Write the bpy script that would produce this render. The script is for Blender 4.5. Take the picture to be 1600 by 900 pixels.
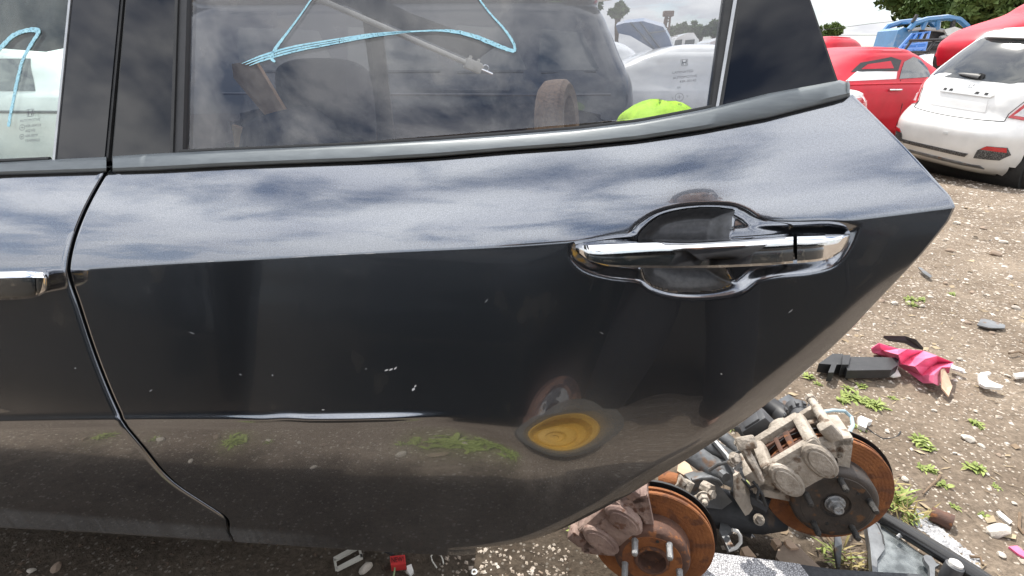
import bpy, bmesh, math, random
import numpy as np
from mathutils import Vector, Matrix, noise as mnoise
random.seed(7)
rng = np.random.default_rng(7)
for o in list(bpy.data.objects):
    bpy.data.objects.remove(o)
SC = bpy.context.scene
COL = SC.collection
R = math.radians
# ------------------------------------------------------------------ camera
F = 800.0                                   # focal length in pixels of a 1600 wide frame
CAM = np.array([0.0, -0.62, 1.12])
PITCH, YAW = R(23.9), R(4.0)
cam = bpy.data.cameras.new('Camera'); cam_o = bpy.data.objects.new('Camera', cam); COL.objects.link(cam_o)
cam.sensor_width = 36.0; cam.lens = 36.0 * F / 1600.0; cam.clip_start = 0.02; cam.clip_end = 2000
cam_o.location = CAM; cam_o.rotation_euler = (R(90) - PITCH, 0, YAW)
SC.camera = cam_o
# ------------------------------------------------------------------ sun and sky
SUN_EL, SUN_AZ = R(61), R(-16)              # azimuth from +Y towards +X, the sun stands behind the car
sd = Vector((math.sin(SUN_AZ) * math.cos(SUN_EL), math.cos(SUN_AZ) * math.cos(SUN_EL), math.sin(SUN_EL)))
sl = bpy.data.lights.new('Sun', 'SUN'); sl.energy = 5.0; sl.angle = R(0.55); sl.color = (1.0, 0.95, 0.87)
so = bpy.data.objects.new('Sun', sl); COL.objects.link(so); so.location = (0, 0, 30)
so.rotation_euler = sd.to_track_quat('Z', 'Y').to_euler()
W = bpy.data.worlds.new('World'); SC.world = W; W.use_nodes = True
nt = W.node_tree; N = nt.nodes; L = nt.links
for n in list(N): N.remove(n)
def wn(t, **k):
    n = N.new(t)
    for a, b in k.items(): setattr(n, a, b)
    return n
sky = wn('ShaderNodeTexSky', sky_type='NISHITA', sun_disc=False, sun_elevation=SUN_EL, sun_rotation=SUN_AZ,
         air_density=1.0, dust_density=0.6, ozone_density=1.6)
tc = wn('ShaderNodeTexCoord')
sep = wn('ShaderNodeSeparateXYZ'); L.new(tc.outputs['Generated'], sep.inputs[0])
zc = wn('ShaderNodeMath', operation='MAXIMUM'); L.new(sep.outputs['Z'], zc.inputs[0]); zc.inputs[1].default_value = 0.0
za = wn('ShaderNodeMath', operation='ADD'); L.new(zc.outputs[0], za.inputs[0]); za.inputs[1].default_value = 0.22
dv = wn('ShaderNodeVectorMath', operation='DIVIDE')
cmb = wn('ShaderNodeCombineXYZ')
for i in range(3): L.new(za.outputs[0], cmb.inputs[i])
L.new(tc.outputs['Generated'], dv.inputs[0]); L.new(cmb.outputs[0], dv.inputs[1])
n1 = wn('ShaderNodeTexNoise'); n1.inputs['Scale'].default_value = 2.7; n1.inputs['Detail'].default_value = 10; n1.inputs['Roughness'].default_value = 0.60; n1.inputs['Distortion'].default_value = 0.25
off = wn('ShaderNodeVectorMath', operation='ADD'); off.inputs[1].default_value = (1.2, 4.6, 2.2)
L.new(dv.outputs[0], off.inputs[0]); L.new(off.outputs[0], n1.inputs['Vector'])
cr = wn('ShaderNodeValToRGB'); cr.color_ramp.elements[0].position = 0.37; cr.color_ramp.elements[1].position = 0.52
L.new(n1.outputs['Fac'], cr.inputs[0])
# low down the cloud deck closes up
hz = wn('ShaderNodeMapRange'); hz.inputs['From Min'].default_value = 0.05; hz.inputs['From Max'].default_value = 0.45; hz.inputs['To Min'].default_value = 0.55; hz.inputs['To Max'].default_value = 0.0
L.new(zc.outputs[0], hz.inputs['Value'])
mx = wn('ShaderNodeMath', operation='MAXIMUM'); L.new(cr.outputs['Color'], mx.inputs[0]); L.new(hz.outputs[0], mx.inputs[1])
n2 = wn('ShaderNodeTexNoise'); n2.inputs['Scale'].default_value = 3.3; n2.inputs['Detail'].default_value = 6
L.new(off.outputs[0], n2.inputs['Vector'])
cr2 = wn('ShaderNodeValToRGB'); cr2.color_ramp.elements[0].position = 0.32; cr2.color_ramp.elements[0].color = (0.72, 0.73, 0.78, 1)
cr2.color_ramp.elements[1].position = 0.6; cr2.color_ramp.elements[1].color = (1.0, 1.0, 1.0, 1)
L.new(n2.outputs['Fac'], cr2.inputs[0])
bg1 = wn('ShaderNodeBackground'); bg1.inputs['Strength'].default_value = 0.15; L.new(sky.outputs[0], bg1.inputs[0])
bg2 = wn('ShaderNodeBackground'); bg2.inputs['Strength'].default_value = 1.0
cs = wn('ShaderNodeMapRange'); cs.inputs['From Min'].default_value = 0.0; cs.inputs['From Max'].default_value = 0.5; cs.inputs['To Min'].default_value = 0.84; cs.inputs['To Max'].default_value = 1.95
L.new(zc.outputs[0], cs.inputs['Value']); L.new(cs.outputs[0], bg2.inputs['Strength']); L.new(cr2.outputs[0], bg2.inputs[0])
mixs = wn('ShaderNodeMixShader'); L.new(mx.outputs[0], mixs.inputs[0]); L.new(bg1.outputs[0], mixs.inputs[1]); L.new(bg2.outputs[0], mixs.inputs[2])
wo = wn('ShaderNodeOutputWorld'); L.new(mixs.outputs[0], wo.inputs[0])
SC.view_settings.view_transform = 'Standard'; SC.view_settings.look = 'None'
SC.view_settings.exposure = 0.3; SC.view_settings.gamma = 1.0; SC.view_settings.use_curve_mapping = False
SC.render.engine = 'CYCLES'
SC.cycles.max_bounces = 10; SC.cycles.transparent_max_bounces = 24; SC.cycles.use_denoising = True
SC.cycles.caustics_reflective = False; SC.cycles.caustics_refractive = False
# ------------------------------------------------------------------ pixel <-> place
fw = np.array([-math.sin(YAW) * math.cos(PITCH), math.cos(YAW) * math.cos(PITCH), -math.sin(PITCH)])
rt = np.array([math.cos(YAW), math.sin(YAW), 0.0]); up = np.cross(rt, fw)
def ray(px, py): return fw + rt * (px - 800) / F - up * (py - 450) / F
def PZ(px, py, z=0.0):
    d = ray(px, py); return CAM + d * ((z - CAM[2]) / d[2])
def PY(px, py, y=0.0):
    d = ray(px, py); return CAM + d * ((y - CAM[1]) / d[1])
def PD(px, py, t): return CAM + ray(px, py) * t
# ------------------------------------------------------------------ materials
MATS = {}
def nodes_of(m):
    m.use_nodes = True
    t = m.node_tree
    return t, t.nodes, t.links, t.nodes['Principled BSDF']
def pmat(name, c1, c2=None, scale=8.0, rough=0.5, metal=0.0, bump=0.0, bscale=None, coat=0.0, detail=5.0, lo=0.35, hi=0.65, rvar=0.0, spec=0.5, stretch=None, c3=None, s3=40.0, f3=0.5, trans=0.0, coords='Object', sub=0.0):
    if name in MATS: return MATS[name]
    m = bpy.data.materials.new(name); t, n, l, b = nodes_of(m)
    b.inputs['Roughness'].default_value = rough; b.inputs['Metallic'].default_value = metal
    b.inputs['Coat Weight'].default_value = coat; b.inputs['Coat Roughness'].default_value = 0.04
    b.inputs['Specular IOR Level'].default_value = spec
    tcn = n.new('ShaderNodeTexCoord'); vec = tcn.outputs[coords]
    if stretch:
        mp = n.new('ShaderNodeMapping'); mp.inputs['Scale'].default_value = stretch; l.new(vec, mp.inputs[0]); vec = mp.outputs[0]
    if c2 is None: c2 = tuple(x * 0.78 for x in c1)
    nz = n.new('ShaderNodeTexNoise'); nz.inputs['Scale'].default_value = scale; nz.inputs['Detail'].default_value = detail; nz.inputs['Roughness'].default_value = 0.6
    l.new(vec, nz.inputs['Vector'])
    rp = n.new('ShaderNodeValToRGB'); e = rp.color_ramp.elements
    e[0].position = lo; e[0].color = (*c2, 1); e[1].position = hi; e[1].color = (*c1, 1)
    l.new(nz.outputs['Fac'], rp.inputs[0]); out = rp.outputs[0]
    if c3 is not None:
        nz3 = n.new('ShaderNodeTexNoise'); nz3.inputs['Scale'].default_value = s3; nz3.inputs['Detail'].default_value = 4
        l.new(vec, nz3.inputs['Vector'])
        r3 = n.new('ShaderNodeValToRGB'); r3.color_ramp.elements[0].position = f3; r3.color_ramp.elements[1].position = f3 + 0.09
        l.new(nz3.outputs['Fac'], r3.inputs[0])
        mm = n.new('ShaderNodeMix'); mm.data_type = 'RGBA'; l.new(r3.outputs[0], mm.inputs[0]); l.new(out, mm.inputs[6]); mm.inputs[7].default_value = (*c3, 1)
        out = mm.outputs[2]
    l.new(out, b.inputs['Base Color'])
    if rvar:
        mr = n.new('ShaderNodeMapRange'); mr.inputs['To Min'].default_value = max(0.02, rough - rvar); mr.inputs['To Max'].default_value = min(1, rough + rvar)
        l.new(nz.outputs['Fac'], mr.inputs['Value']); l.new(mr.outputs[0], b.inputs['Roughness'])
    if bump:
        nb = n.new('ShaderNodeTexNoise'); nb.inputs['Scale'].default_value = bscale or scale * 6; nb.inputs['Detail'].default_value = 6
        l.new(vec, nb.inputs['Vector'])
        bp = n.new('ShaderNodeBump'); bp.inputs['Strength'].default_value = bump; bp.inputs['Distance'].default_value = 0.01
        l.new(nb.outputs['Fac'], bp.inputs['Height']); l.new(bp.outputs[0], b.inputs['Normal'])
    if trans:
        b.inputs['Transmission Weight'].default_value = trans
    MATS[name] = m; return m
def glassmat(name, tint, ior=1.5, haze=(0.5, 0.5, 0.5), haze_f=0.03, rough=0.0):
    if name in MATS: return MATS[name]
    m = bpy.data.materials.new(name); m.use_nodes = True; t = m.node_tree; n = t.nodes; l = t.links
    for x in list(n): n.remove(x)
    o = n.new('ShaderNodeOutputMaterial'); tr = n.new('ShaderNodeBsdfTransparent'); tr.inputs[0].default_value = (*tint, 1)
    gl = n.new('ShaderNodeBsdfGlossy'); gl.inputs['Roughness'].default_value = rough; gl.inputs[0].default_value = (1, 1, 1, 1)
    f0 = ((ior - 1) / (ior + 1)) ** 2
    lw = n.new('ShaderNodeLayerWeight'); lw.inputs['Blend'].default_value = 0.5
    pw = n.new('ShaderNodeMath'); pw.operation = 'POWER'; pw.inputs[1].default_value = 5.0; l.new(lw.outputs['Facing'], pw.inputs[0])
    fr = n.new('ShaderNodeMath'); fr.operation = 'MULTIPLY_ADD'; fr.inputs[1].default_value = 1 - f0; fr.inputs[2].default_value = f0; l.new(pw.outputs[0], fr.inputs[0])
    df = n.new('ShaderNodeBsdfDiffuse'); df.inputs[0].default_value = (*haze, 1)
    tcn = n.new('ShaderNodeTexCoord'); mp = n.new('ShaderNodeMapping'); mp.inputs['Scale'].default_value = (14, 14, 3); l.new(tcn.outputs['Object'], mp.inputs[0])
    nz = n.new('ShaderNodeTexNoise'); nz.inputs['Scale'].default_value = 2.2; nz.inputs['Detail'].default_value = 7; l.new(mp.outputs[0], nz.inputs['Vector'])
    mr = n.new('ShaderNodeMapRange'); mr.inputs['From Min'].default_value = 0.35; mr.inputs['From Max'].default_value = 0.75; mr.inputs['To Min'].default_value = haze_f * 0.3; mr.inputs['To Max'].default_value = haze_f * 1.8
    l.new(nz.outputs['Fac'], mr.inputs['Value'])
    a = n.new('ShaderNodeMixShader'); l.new(mr.outputs[0], a.inputs[0]); l.new(tr.outputs[0], a.inputs[1]); l.new(df.outputs[0], a.inputs[2])
    b = n.new('ShaderNodeMixShader'); l.new(fr.outputs[0], b.inputs[0]); l.new(a.outputs[0], b.inputs[1]); l.new(gl.outputs[0], b.inputs[2])
    l.new(b.outputs[0], o.inputs[0]); MATS[name] = m; return m
# ------------------------------------------------------------------ objects
WM = {}
def wmat(o): return WM.get(o.name, Matrix.Identity(4))
def tag(o, label=None, cat=None, group=None, kind=None):
    if label: o['label'] = label
    if cat: o['category'] = cat
    if group: o['group'] = group
    if kind: o['kind'] = kind
    return o
def thing(name, label, cat, loc=(0, 0, 0), rot=(0, 0, 0), group=None, scale=1.0):
    o = bpy.data.objects.new(name, None); COL.objects.link(o); o.empty_display_size = 0.1
    o.location = loc; o.rotation_euler = rot; o.scale = (scale,) * 3
    from mathutils import Euler
    WM[o.name] = Matrix.LocRotScale(Vector(loc), Euler(rot), Vector((scale,) * 3))
    return tag(o, label, cat, group)
def link_mesh(name, me, parent=None, world=True):
    o = bpy.data.objects.new(name, me); COL.objects.link(o)
    if parent is not None:
        o.parent = parent
        if world:
            o.matrix_parent_inverse = wmat(parent).inverted(); WM[o.name] = Matrix.Identity(4)
        else:
            WM[o.name] = wmat(parent)
    return o
def mesh(name, v, f, mat=None, smooth=True, angle=None):
    me = bpy.data.meshes.new(name)
    me.from_pydata([tuple(map(float, p)) for p in v], [], [tuple(int(i) for i in q) for q in f]); me.validate(); me.update()
    if mat: me.materials.append(MATS[mat] if isinstance(mat, str) else mat)
    if smooth:
        me.polygons.foreach_set('use_smooth', [True] * len(me.polygons))
        if angle: me.set_sharp_from_angle(angle=R(angle))
    return me
class MB:
    """collects shapes of ONE part"""
    def __init__(s): s.v = []; s.f = []
    def add(s, v, f, M=None):
        k = len(s.v)
        if M is not None: v = [M @ Vector(p) for p in v]
        s.v += [tuple(p) for p in v]; s.f += [tuple(i + k for i in q) for q in f]; return s
    def box(s, c, d, M=None, bev=0.0):
        x, y, z = [a / 2 for a in d]
        if bev <= 0:
            v = [(c[0] + i * x, c[1] + j * y, c[2] + k * z) for i in (-1, 1) for j in (-1, 1) for k in (-1, 1)]
            f = [(0, 1, 3, 2), (4, 6, 7, 5), (0, 4, 5, 1), (2, 3, 7, 6), (0, 2, 6, 4), (1, 5, 7, 3)]
            return s.add(v, f, M)
        bm = bmesh.new(); bmesh.ops.create_cube(bm, size=1.0)
        for q in bm.verts: q.co = Vector((q.co.x * 2 * x, q.co.y * 2 * y, q.co.z * 2 * z))
        bmesh.ops.bevel(bm, geom=list(bm.edges), offset=min(bev, min(x, y, z) * .9), segments=2, profile=.5, affect='EDGES')
        bm.verts.index_update()
        v = [(q.co.x + c[0], q.co.y + c[1], q.co.z + c[2]) for q in bm.verts]; f = [[w.index for w in q.verts] for q in bm.faces]; bm.free()
        return s.add(v, f, M)
    def tube(s, pts, r, n=10, caps=True, M=None, flat=1.0):
        pts = [Vector(p) for p in pts]; rs = r if hasattr(r, '__len__') else [r] * len(pts)
        v = []; f = []; prev = None
        for i, p in enumerate(pts):
            t = (pts[min(i + 1, len(pts) - 1)] - pts[max(i - 1, 0)])
            if t.length < 1e-9: t = Vector((0, 0, 1))
            t.normalize()
            if prev is None:
                a = t.orthogonal().normalized()
            else:
                a = (prev - t * prev.dot(t))
                a = a.normalized() if a.length > 1e-6 else t.orthogonal().normalized()
            prev = a; b = t.cross(a)
            for k in range(n):
                an = 2 * math.pi * k / n; v.append(p + (a * math.cos(an) + b * math.sin(an) * flat) * rs[i])
        for i in range(len(pts) - 1):
            for k in range(n):
                f.append((i * n + k, i * n + (k + 1) % n, (i + 1) * n + (k + 1) % n, (i + 1) * n + k))
        if caps:
            f.append(tuple(range(n - 1, -1, -1))); f.append(tuple((len(pts) - 1) * n + k for k in range(n)))
        return s.add(v, f, M)
    def lathe(s, prof, n=32, M=None, closed=False):
        """prof: (radius, height) pairs, turned about local z"""
        v = []; f = []; m = len(prof)
        for k in range(n):
            a = 2 * math.pi * k / n
            for r, h in prof: v.append((r * math.cos(a), r * math.sin(a), h))
        for k in range(n):
            k2 = (k + 1) % n
            for i in range(m if closed else m - 1):
                j = (i + 1) % m
                f.append((k * m + i, k2 * m + i, k2 * m + j, k * m + j))
        return s.add(v, f, M)
    def prism(s, poly, t, M=None, bev=0.0):
        """polygon in local xy, thickness t along z from 0"""
        n = len(poly)
        if bev > 0:
            cx = sum(p[0] for p in poly) / n; cy = sum(p[1] for p in poly) / n
            def ins(p):
                d = math.hypot(p[0] - cx, p[1] - cy) or 1; k = max(0.0, 1 - bev / d); return (cx + (p[0] - cx) * k, cy + (p[1] - cy) * k)
            v = [(x, y, 0) for x, y in poly] + [(x, y, t - bev) for x, y in poly] + [(*ins(p), t) for p in poly]
            f = [tuple(range(n - 1, -1, -1)), tuple(range(2 * n, 3 * n))]
            for a in (0, 1):
                for i in range(n): f.append((a * n + i, a * n + (i + 1) % n, (a + 1) * n + (i + 1) % n, (a + 1) * n + i))
        else:
            v = [(x, y, 0) for x, y in poly] + [(x, y, t) for x, y in poly]
            f = [tuple(range(n - 1, -1, -1)), tuple(range(n, 2 * n))] + [(i, (i + 1) % n, n + (i + 1) % n, n + i) for i in range(n)]
        return s.add(v, f, M)
    def build(s, name, mat, parent=None, world=True, smooth=True, angle=35):
        me = mesh(name, s.v, s.f, mat, smooth, angle)
        bm = bmesh.new(); bm.from_mesh(me); bmesh.ops.recalc_face_normals(bm, faces=bm.faces); bm.to_mesh(me); bm.free()
        if smooth and angle: me.set_sharp_from_angle(angle=R(angle))
        return link_mesh(name, me, parent, world)
def frame(o, z, x=None):
    """matrix whose local z is z (and local x close to x), origin o"""
    z = Vector(z).normalized(); x = Vector(x) if x is not None else z.orthogonal()
    x = (x - z * x.dot(z)).normalized(); y = z.cross(x)
    return Matrix(((x.x, y.x, z.x, o[0]), (x.y, y.y, z.y, o[1]), (x.z, y.z, z.z, o[2]), (0, 0, 0, 1)))
def cr_interp(xs, ys, x):
    """smooth interpolation through points"""
    xs = np.asarray(xs, float); ys = np.asarray(ys, float); x = np.asarray(x, float)
    m = np.gradient(ys, xs); i = np.clip(np.searchsorted(xs, x) - 1, 0, len(xs) - 2)
    h = xs[i + 1] - xs[i]; t = (x - xs[i]) / h
    inside = (t >= 0) & (t <= 1); tt = np.clip(t, 0, 1)
    y = (2*tt**3-3*tt**2+1)*ys[i] + (tt**3-2*tt**2+tt)*h*m[i] + (-2*tt**3+3*tt**2)*ys[i+1] + (tt**3-tt**2)*h*m[i+1]
    ext = np.where(t < 0, t * h * m[i], (t - 1) * h * m[i + 1])
    return np.where(inside, y, y + ext)
def sstep(a, b, x):
    t = np.clip((x - a) / (b - a), 0, 1); return t * t * (3 - 2 * t)
# ================================================================== the dark grey car in front
def paint_door():
    m = bpy.data.materials.new('metallic_grey_paint'); t, n, l, b = nodes_of(m)
    b.inputs['Metallic'].default_value = 0.95; b.inputs['Roughness'].default_value = 0.15
    b.inputs['Coat Weight'].default_value = 1.0; b.inputs['Coat Roughness'].default_value = 0.012; b.inputs['Coat IOR'].default_value = 1.92
    tcn = n.new('ShaderNodeTexCoord')
    fl = n.new('ShaderNodeTexNoise'); fl.inputs['Scale'].default_value = 900; fl.inputs['Detail'].default_value = 2; l.new(tcn.outputs['Object'], fl.inputs['Vector'])
    rp = n.new('ShaderNodeValToRGB'); rp.color_ramp.elements[0].position = .3; rp.color_ramp.elements[0].color = (.13, .142, .162, 1); rp.color_ramp.elements[1].position = .75; rp.color_ramp.elements[1].color = (.23, .247, .285, 1)
    l.new(fl.outputs['Fac'], rp.inputs[0]); l.new(rp.outputs[0], b.inputs['Base Color'])
    # flakes tilt the metal layer a little, the clear coat stays smooth
    bp = n.new('ShaderNodeBump'); bp.inputs['Strength'].default_value = 0.02; bp.inputs['Distance'].default_value = 0.002
    l.new(fl.outputs['Fac'], bp.inputs['Height']); l.new(bp.outputs[0], b.inputs['Normal'])
    # film of road dust: fine vertical run marks, thicker on the lower edge
    mp = n.new('ShaderNodeMapping'); mp.inputs['Scale'].default_value = (75, 20, 3.2); l.new(tcn.outputs['Object'], mp.inputs[0])
    st = n.new('ShaderNodeTexNoise'); st.inputs['Scale'].default_value = 1.6; st.inputs['Detail'].default_value = 7; st.inputs['Roughness'].default_value = .65; l.new(mp.outputs[0], st.inputs['Vector'])
    sx = n.new('ShaderNodeSeparateXYZ'); l.new(tcn.outputs['Object'], sx.inputs[0])
    zr = n.new('ShaderNodeMapRange'); zr.inputs['From Min'].default_value = .33; zr.inputs['From Max'].default_value = .62; zr.inputs['To Min'].default_value = 1.0; zr.inputs['To Max'].default_value = .05
    l.new(sx.outputs['Z'], zr.inputs['Value'])
    z2 = n.new('ShaderNodeMapRange'); z2.inputs['From Min'].default_value = .385; z2.inputs['From Max'].default_value = .40; z2.inputs['To Min'].default_value = .9; z2.inputs['To Max'].default_value = 0
    l.new(sx.outputs['Z'], z2.inputs['Value'])
    xr = n.new('ShaderNodeMapRange'); xr.inputs['From Min'].default_value = -.32; xr.inputs['From Max'].default_value = -.50; l.new(sx.outputs['X'], xr.inputs['Value'])
    z2x = n.new('ShaderNodeMath'); z2x.operation = 'MULTIPLY'; l.new(z2.outputs[0], z2x.inputs[0]); l.new(xr.outputs[0], z2x.inputs[1])
    sr = n.new('ShaderNodeMapRange'); sr.inputs['From Min'].default_value = .38; sr.inputs['From Max'].default_value = .8; sr.inputs['To Min'].default_value = 0; sr.inputs['To Max'].default_value = .13
    l.new(st.outputs['Fac'], sr.inputs['Value'])
    big = n.new('ShaderNodeTexNoise'); big.inputs['Scale'].default_value = 4; big.inputs['Detail'].default_value = 5; l.new(tcn.outputs['Object'], big.inputs['Vector'])
    m1 = n.new('ShaderNodeMath'); m1.operation = 'MULTIPLY'; l.new(zr.outputs[0], m1.inputs[0]); l.new(sr.outputs[0], m1.inputs[1])
    ad = n.new('ShaderNodeMath'); ad.operation = 'MULTIPLY_ADD'; l.new(z2x.outputs[0], ad.inputs[0]); l.new(st.outputs['Fac'], ad.inputs[1]); l.new(m1.outputs[0], ad.inputs[2])
    mm = n.new('ShaderNodeMath'); mm.operation = 'MULTIPLY'; l.new(ad.outputs[0], mm.inputs[0])
    bm_ = n.new('ShaderNodeMapRange'); bm_.inputs['To Min'].default_value = .15; bm_.inputs['To Max'].default_value = .95; l.new(big.outputs['Fac'], bm_.inputs['Value']); l.new(bm_.outputs[0], mm.inputs[1])
    df = n.new('ShaderNodeBsdfDiffuse'); df.inputs[0].default_value = (.21, .215, .22, 1)
    mix = n.new('ShaderNodeMixShader'); l.new(mm.outputs[0], mix.inputs[0]); l.new(b.outputs[0], mix.inputs[1]); l.new(df.outputs[0], mix.inputs[2])
    l.new(mix.outputs[0], n['Material Output'].inputs[0])
    MATS['door_paint'] = m
paint_door()
pmat('chrome', (.82, .83, .85), (.74, .75, .77), 20, .045, 1.0, rvar=.02)
pmat('belt_satin', (.16, .18, .19), (.125, .142, .152), 30, .44, .2, rvar=.1, bump=.02, bscale=300, stretch=(1, 6, 6))
pmat('rubber', (.018, .019, .02), (.03, .03, .03), 40, .6)
pmat('gloss_black', (.008, .009, .012), (.011, .011, .014), 5, .04, 0, spec=.42)
pmat('black_plastic', (.02, .021, .023), (.03, .03, .032), 30, .5, bump=.05, bscale=400)
pmat('recess_plastic', (.17, .17, .175), (.12, .12, .125), 120, .45, .2, bump=.08, bscale=700, c3=(.16, .16, .17), s3=260, f3=.66)
pmat('cup_paint', (.12, .122, .13), (.085, .087, .093), 140, .46, .6, bump=.05, bscale=800, coat=.25)
pmat('seat_fabric', (.050, .050, .054), (.036, .036, .04), 60, .9, bump=.1, bscale=600)
pmat('tan_trim', (.60, .40, .25), (.46, .30, .18), 12, .75, bump=.05)
pmat('inner_grey', (.06, .062, .066), (.04, .042, .046), 9, .7)
pmat('underbody', (.03, .028, .026), (.055, .045, .037), 14, .85, bump=.1)
pmat('pen_blue', (.42, .72, .80), (.30, .58, .70), 160, .6)
def waxy(m):
    t = m.node_tree; n = t.nodes; l = t.links; o = n['Material Output']; b = n['Principled BSDF']; tr = n.new('ShaderNodeBsdfTransparent'); mx_ = n.new('ShaderNodeMixShader')
    tcn = n.new('ShaderNodeTexCoord'); nz = n.new('ShaderNodeTexNoise'); nz.inputs['Scale'].default_value = 420; nz.inputs['Detail'].default_value = 4; l.new(tcn.outputs['Object'], nz.inputs['Vector'])
    rp = n.new('ShaderNodeValToRGB'); rp.color_ramp.elements[0].position = .30; rp.color_ramp.elements[1].position = .44; l.new(nz.outputs['Fac'], rp.inputs[0]); l.new(rp.outputs[0], mx_.inputs[0]); l.new(tr.outputs[0], mx_.inputs[1]); l.new(b.outputs[0], mx_.inputs[2]); l.new(mx_.outputs[0], o.inputs[0])
waxy(MATS['pen_blue'])
pmat('etch', (.10, .11, .12), (.08, .08, .09), 80, .6)
pmat('trim_line', (.45, .46, .47), (.36, .37, .38), 40, .35, .7)
glassmat('glass_front', (.80, .88, .86), 1.5, (.55, .58, .58), .03)
glassmat('glass_rear', (.72, .73, .75), 1.64, (.5, .5, .5), .008)

def plan(X): return .035 * (np.asarray(X) + .2) ** 2
def curve_of(pxs, Y0):
    out = []
    for px, py in pxs:
        p = PY(px, py, Y0)
        for _ in range(4): p = PY(px, py, Y0 + float(plan(p[0])))
        out.append((p[0], p[2]))
    a = np.array(out); return a[:, 0], a[:, 1]
BELT = curve_of([(-300, 292), (0, 273), (172, 268), (350, 260), (520, 254), (675, 247), (800, 236), (900, 229), (1000, 219), (1100, 204), (1200, 184), (1328, 152)], .074)
CREASE = curve_of([(-300, 432), (0, 428), (110, 422), (300, 410), (450, 402), (620, 393), (800, 384), (900, 377), (1100, 362), (1340, 342), (1490, 323)], 0)
RIDGE = curve_of([(-300, 662), (0, 655), (300, 653), (500, 651), (700, 646), (900, 641), (1100, 632)], -.034)
BOTTOM = curve_of([(-300, 790), (0, 806), (355, 829), (600, 846), (780, 858), (1000, 870)], 0)
zbelt = lambda X: cr_interp(*BELT, X); zcrease = lambda X: cr_interp(*CREASE, X)
zridge = lambda X: cr_interp(*RIDGE, X); zbot = lambda X: cr_interp(*BOTTOM, X)
T1a, T9a, T20 = math.tan(R(9.0)), math.tan(R(12.5)), math.tan(R(20.0)); TB0, TB1 = math.tan(R(1.0)), math.tan(R(9.0))
def ysurf(X, z):
    X = np.asarray(X, float); z = np.asarray(z, float)
    c, r, b = zcrease(X), zridge(X), zbot(X); kx = sstep(-.05, .2, X); T1 = T1a + (math.tan(R(6)) - T1a) * kx; T9 = T9a + (math.tan(R(7)) - T9a) * kx
    h = np.clip(z - c, 0, .22); upv = T20 * h + 1.6 * h * h
    G = c - r; g = np.clip(c - z, 0, G); mid = -(T1 * g + (T9 - T1) / (2 * G) * g * g)
    e = np.clip(r - z, 0, None); E_ = np.maximum(r - b, .05)
    w = .014 + .11 * sstep(-.16, .10, X); t = np.clip(e / w, 0, 1)
    I1 = np.where(e < w, e - w * (t ** 3 - t ** 4 / 2), w / 2)
    low = np.where(e > 0, -T9 * I1 + TB0 * e + .5 * (TB1 - TB0) * e * e / E_, 0)
    bead = -(.0011 + .0023 * np.exp(-((X + .27) / .15) ** 2)) * np.exp(-((z - r - .005 - .0016 * np.sin(X * 48) * np.exp(-((X + .38) / .04) ** 2) - .0012 * np.sin(X * 9)) / .0052) ** 2) * sstep(-.09, -.22, X)
    return upv + mid + low + bead + plan(X)
def hit(px, py, f=None):
    f = f or ysurf; p = PY(px, py, 0.0)
    for _ in range(25): p = PY(px, py, float(f(p[0], p[2])))
    return p
GT = math.tan(R(27.0))
def yglass(X, z): return .086 + GT * (np.asarray(z) - (zbelt(X) + .022)) + plan(X)
def hitg(px, py): return hit(px, py, yglass)
GAP = np.array([hit(*q) for q in [(170, 262), (160, 278), (132, 330), (112, 385), (106, 423), (123, 478), (150, 559), (173, 617), (220, 695), (277, 758), (325, 790), (349, 806), (356, 832)]])
gz = GAP[::-1, 2]; gx = GAP[::-1, 0]
xgap = lambda z: cr_interp(gz, gx, np.clip(z, gz[0], gz[-1]))
REAR = np.array([hit(*q) for q in [(1330, 148), (1375, 192), (1420, 238), (1462, 284), (1484, 308), (1492, 324), (1482, 345), (1440, 398), (1400, 444), (1340, 512), (1290, 560), (1215, 625), (1140, 680), (1060, 732), (985, 778), (920, 812), (860, 840), (820, 852), (780, 859), (740, 860)]])
rz = REAR[::-1, 2]; rx = REAR[::-1, 0]
k_ = np.argsort(rz); rz = rz[k_]; rx = rx[k_]
xrear = lambda z: np.interp(z, rz, rx)
# ---- outline of the handle recess
def px5(pts): return [(860 + x / 3.2, 300 + y / 3.2) for x, y in pts]
RECESS = np.array([hit(*q) for q in px5([(100, 290), (120, 262), (300, 222), (395, 206), (440, 160), (520, 105), (640, 70), (780, 58), (900, 62), (980, 90), (1060, 138), (1200, 150), (1400, 148), (1520, 172), (1535, 190), (1490, 290), (1420, 370), (1300, 405), (1150, 420), (1040, 445), (960, 500), (840, 525), (720, 532), (600, 522), (510, 490), (440, 448), (300, 430), (180, 395), (115, 340)])])[:, [0, 2]]
CUP = np.array([hit(*q) for q in px5([(430, 230), (480, 160), (560, 105), (680, 76), (800, 68), (920, 80), (940, 95), (925, 200), (900, 300), (900, 400), (930, 470), (860, 505), (760, 518), (640, 516), (540, 495), (470, 450), (430, 330)])])[:, [0, 2]]
def smooth_loop(P, k=6):
    n = len(P); out = []
    for i in range(n):
        a, b, c, d = P[i - 1], P[i], P[(i + 1) % n], P[(i + 2) % n]
        for j in range(k):
            t = j / k; out.append(.5 * (2 * b + (c - a) * t + (2 * a - 5 * b + 4 * c - d) * t * t + (3 * b - a - 3 * c + d) * t ** 3))
    return np.array(out)
RECESS = smooth_loop(RECESS); CUP = smooth_loop(CUP)
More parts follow.
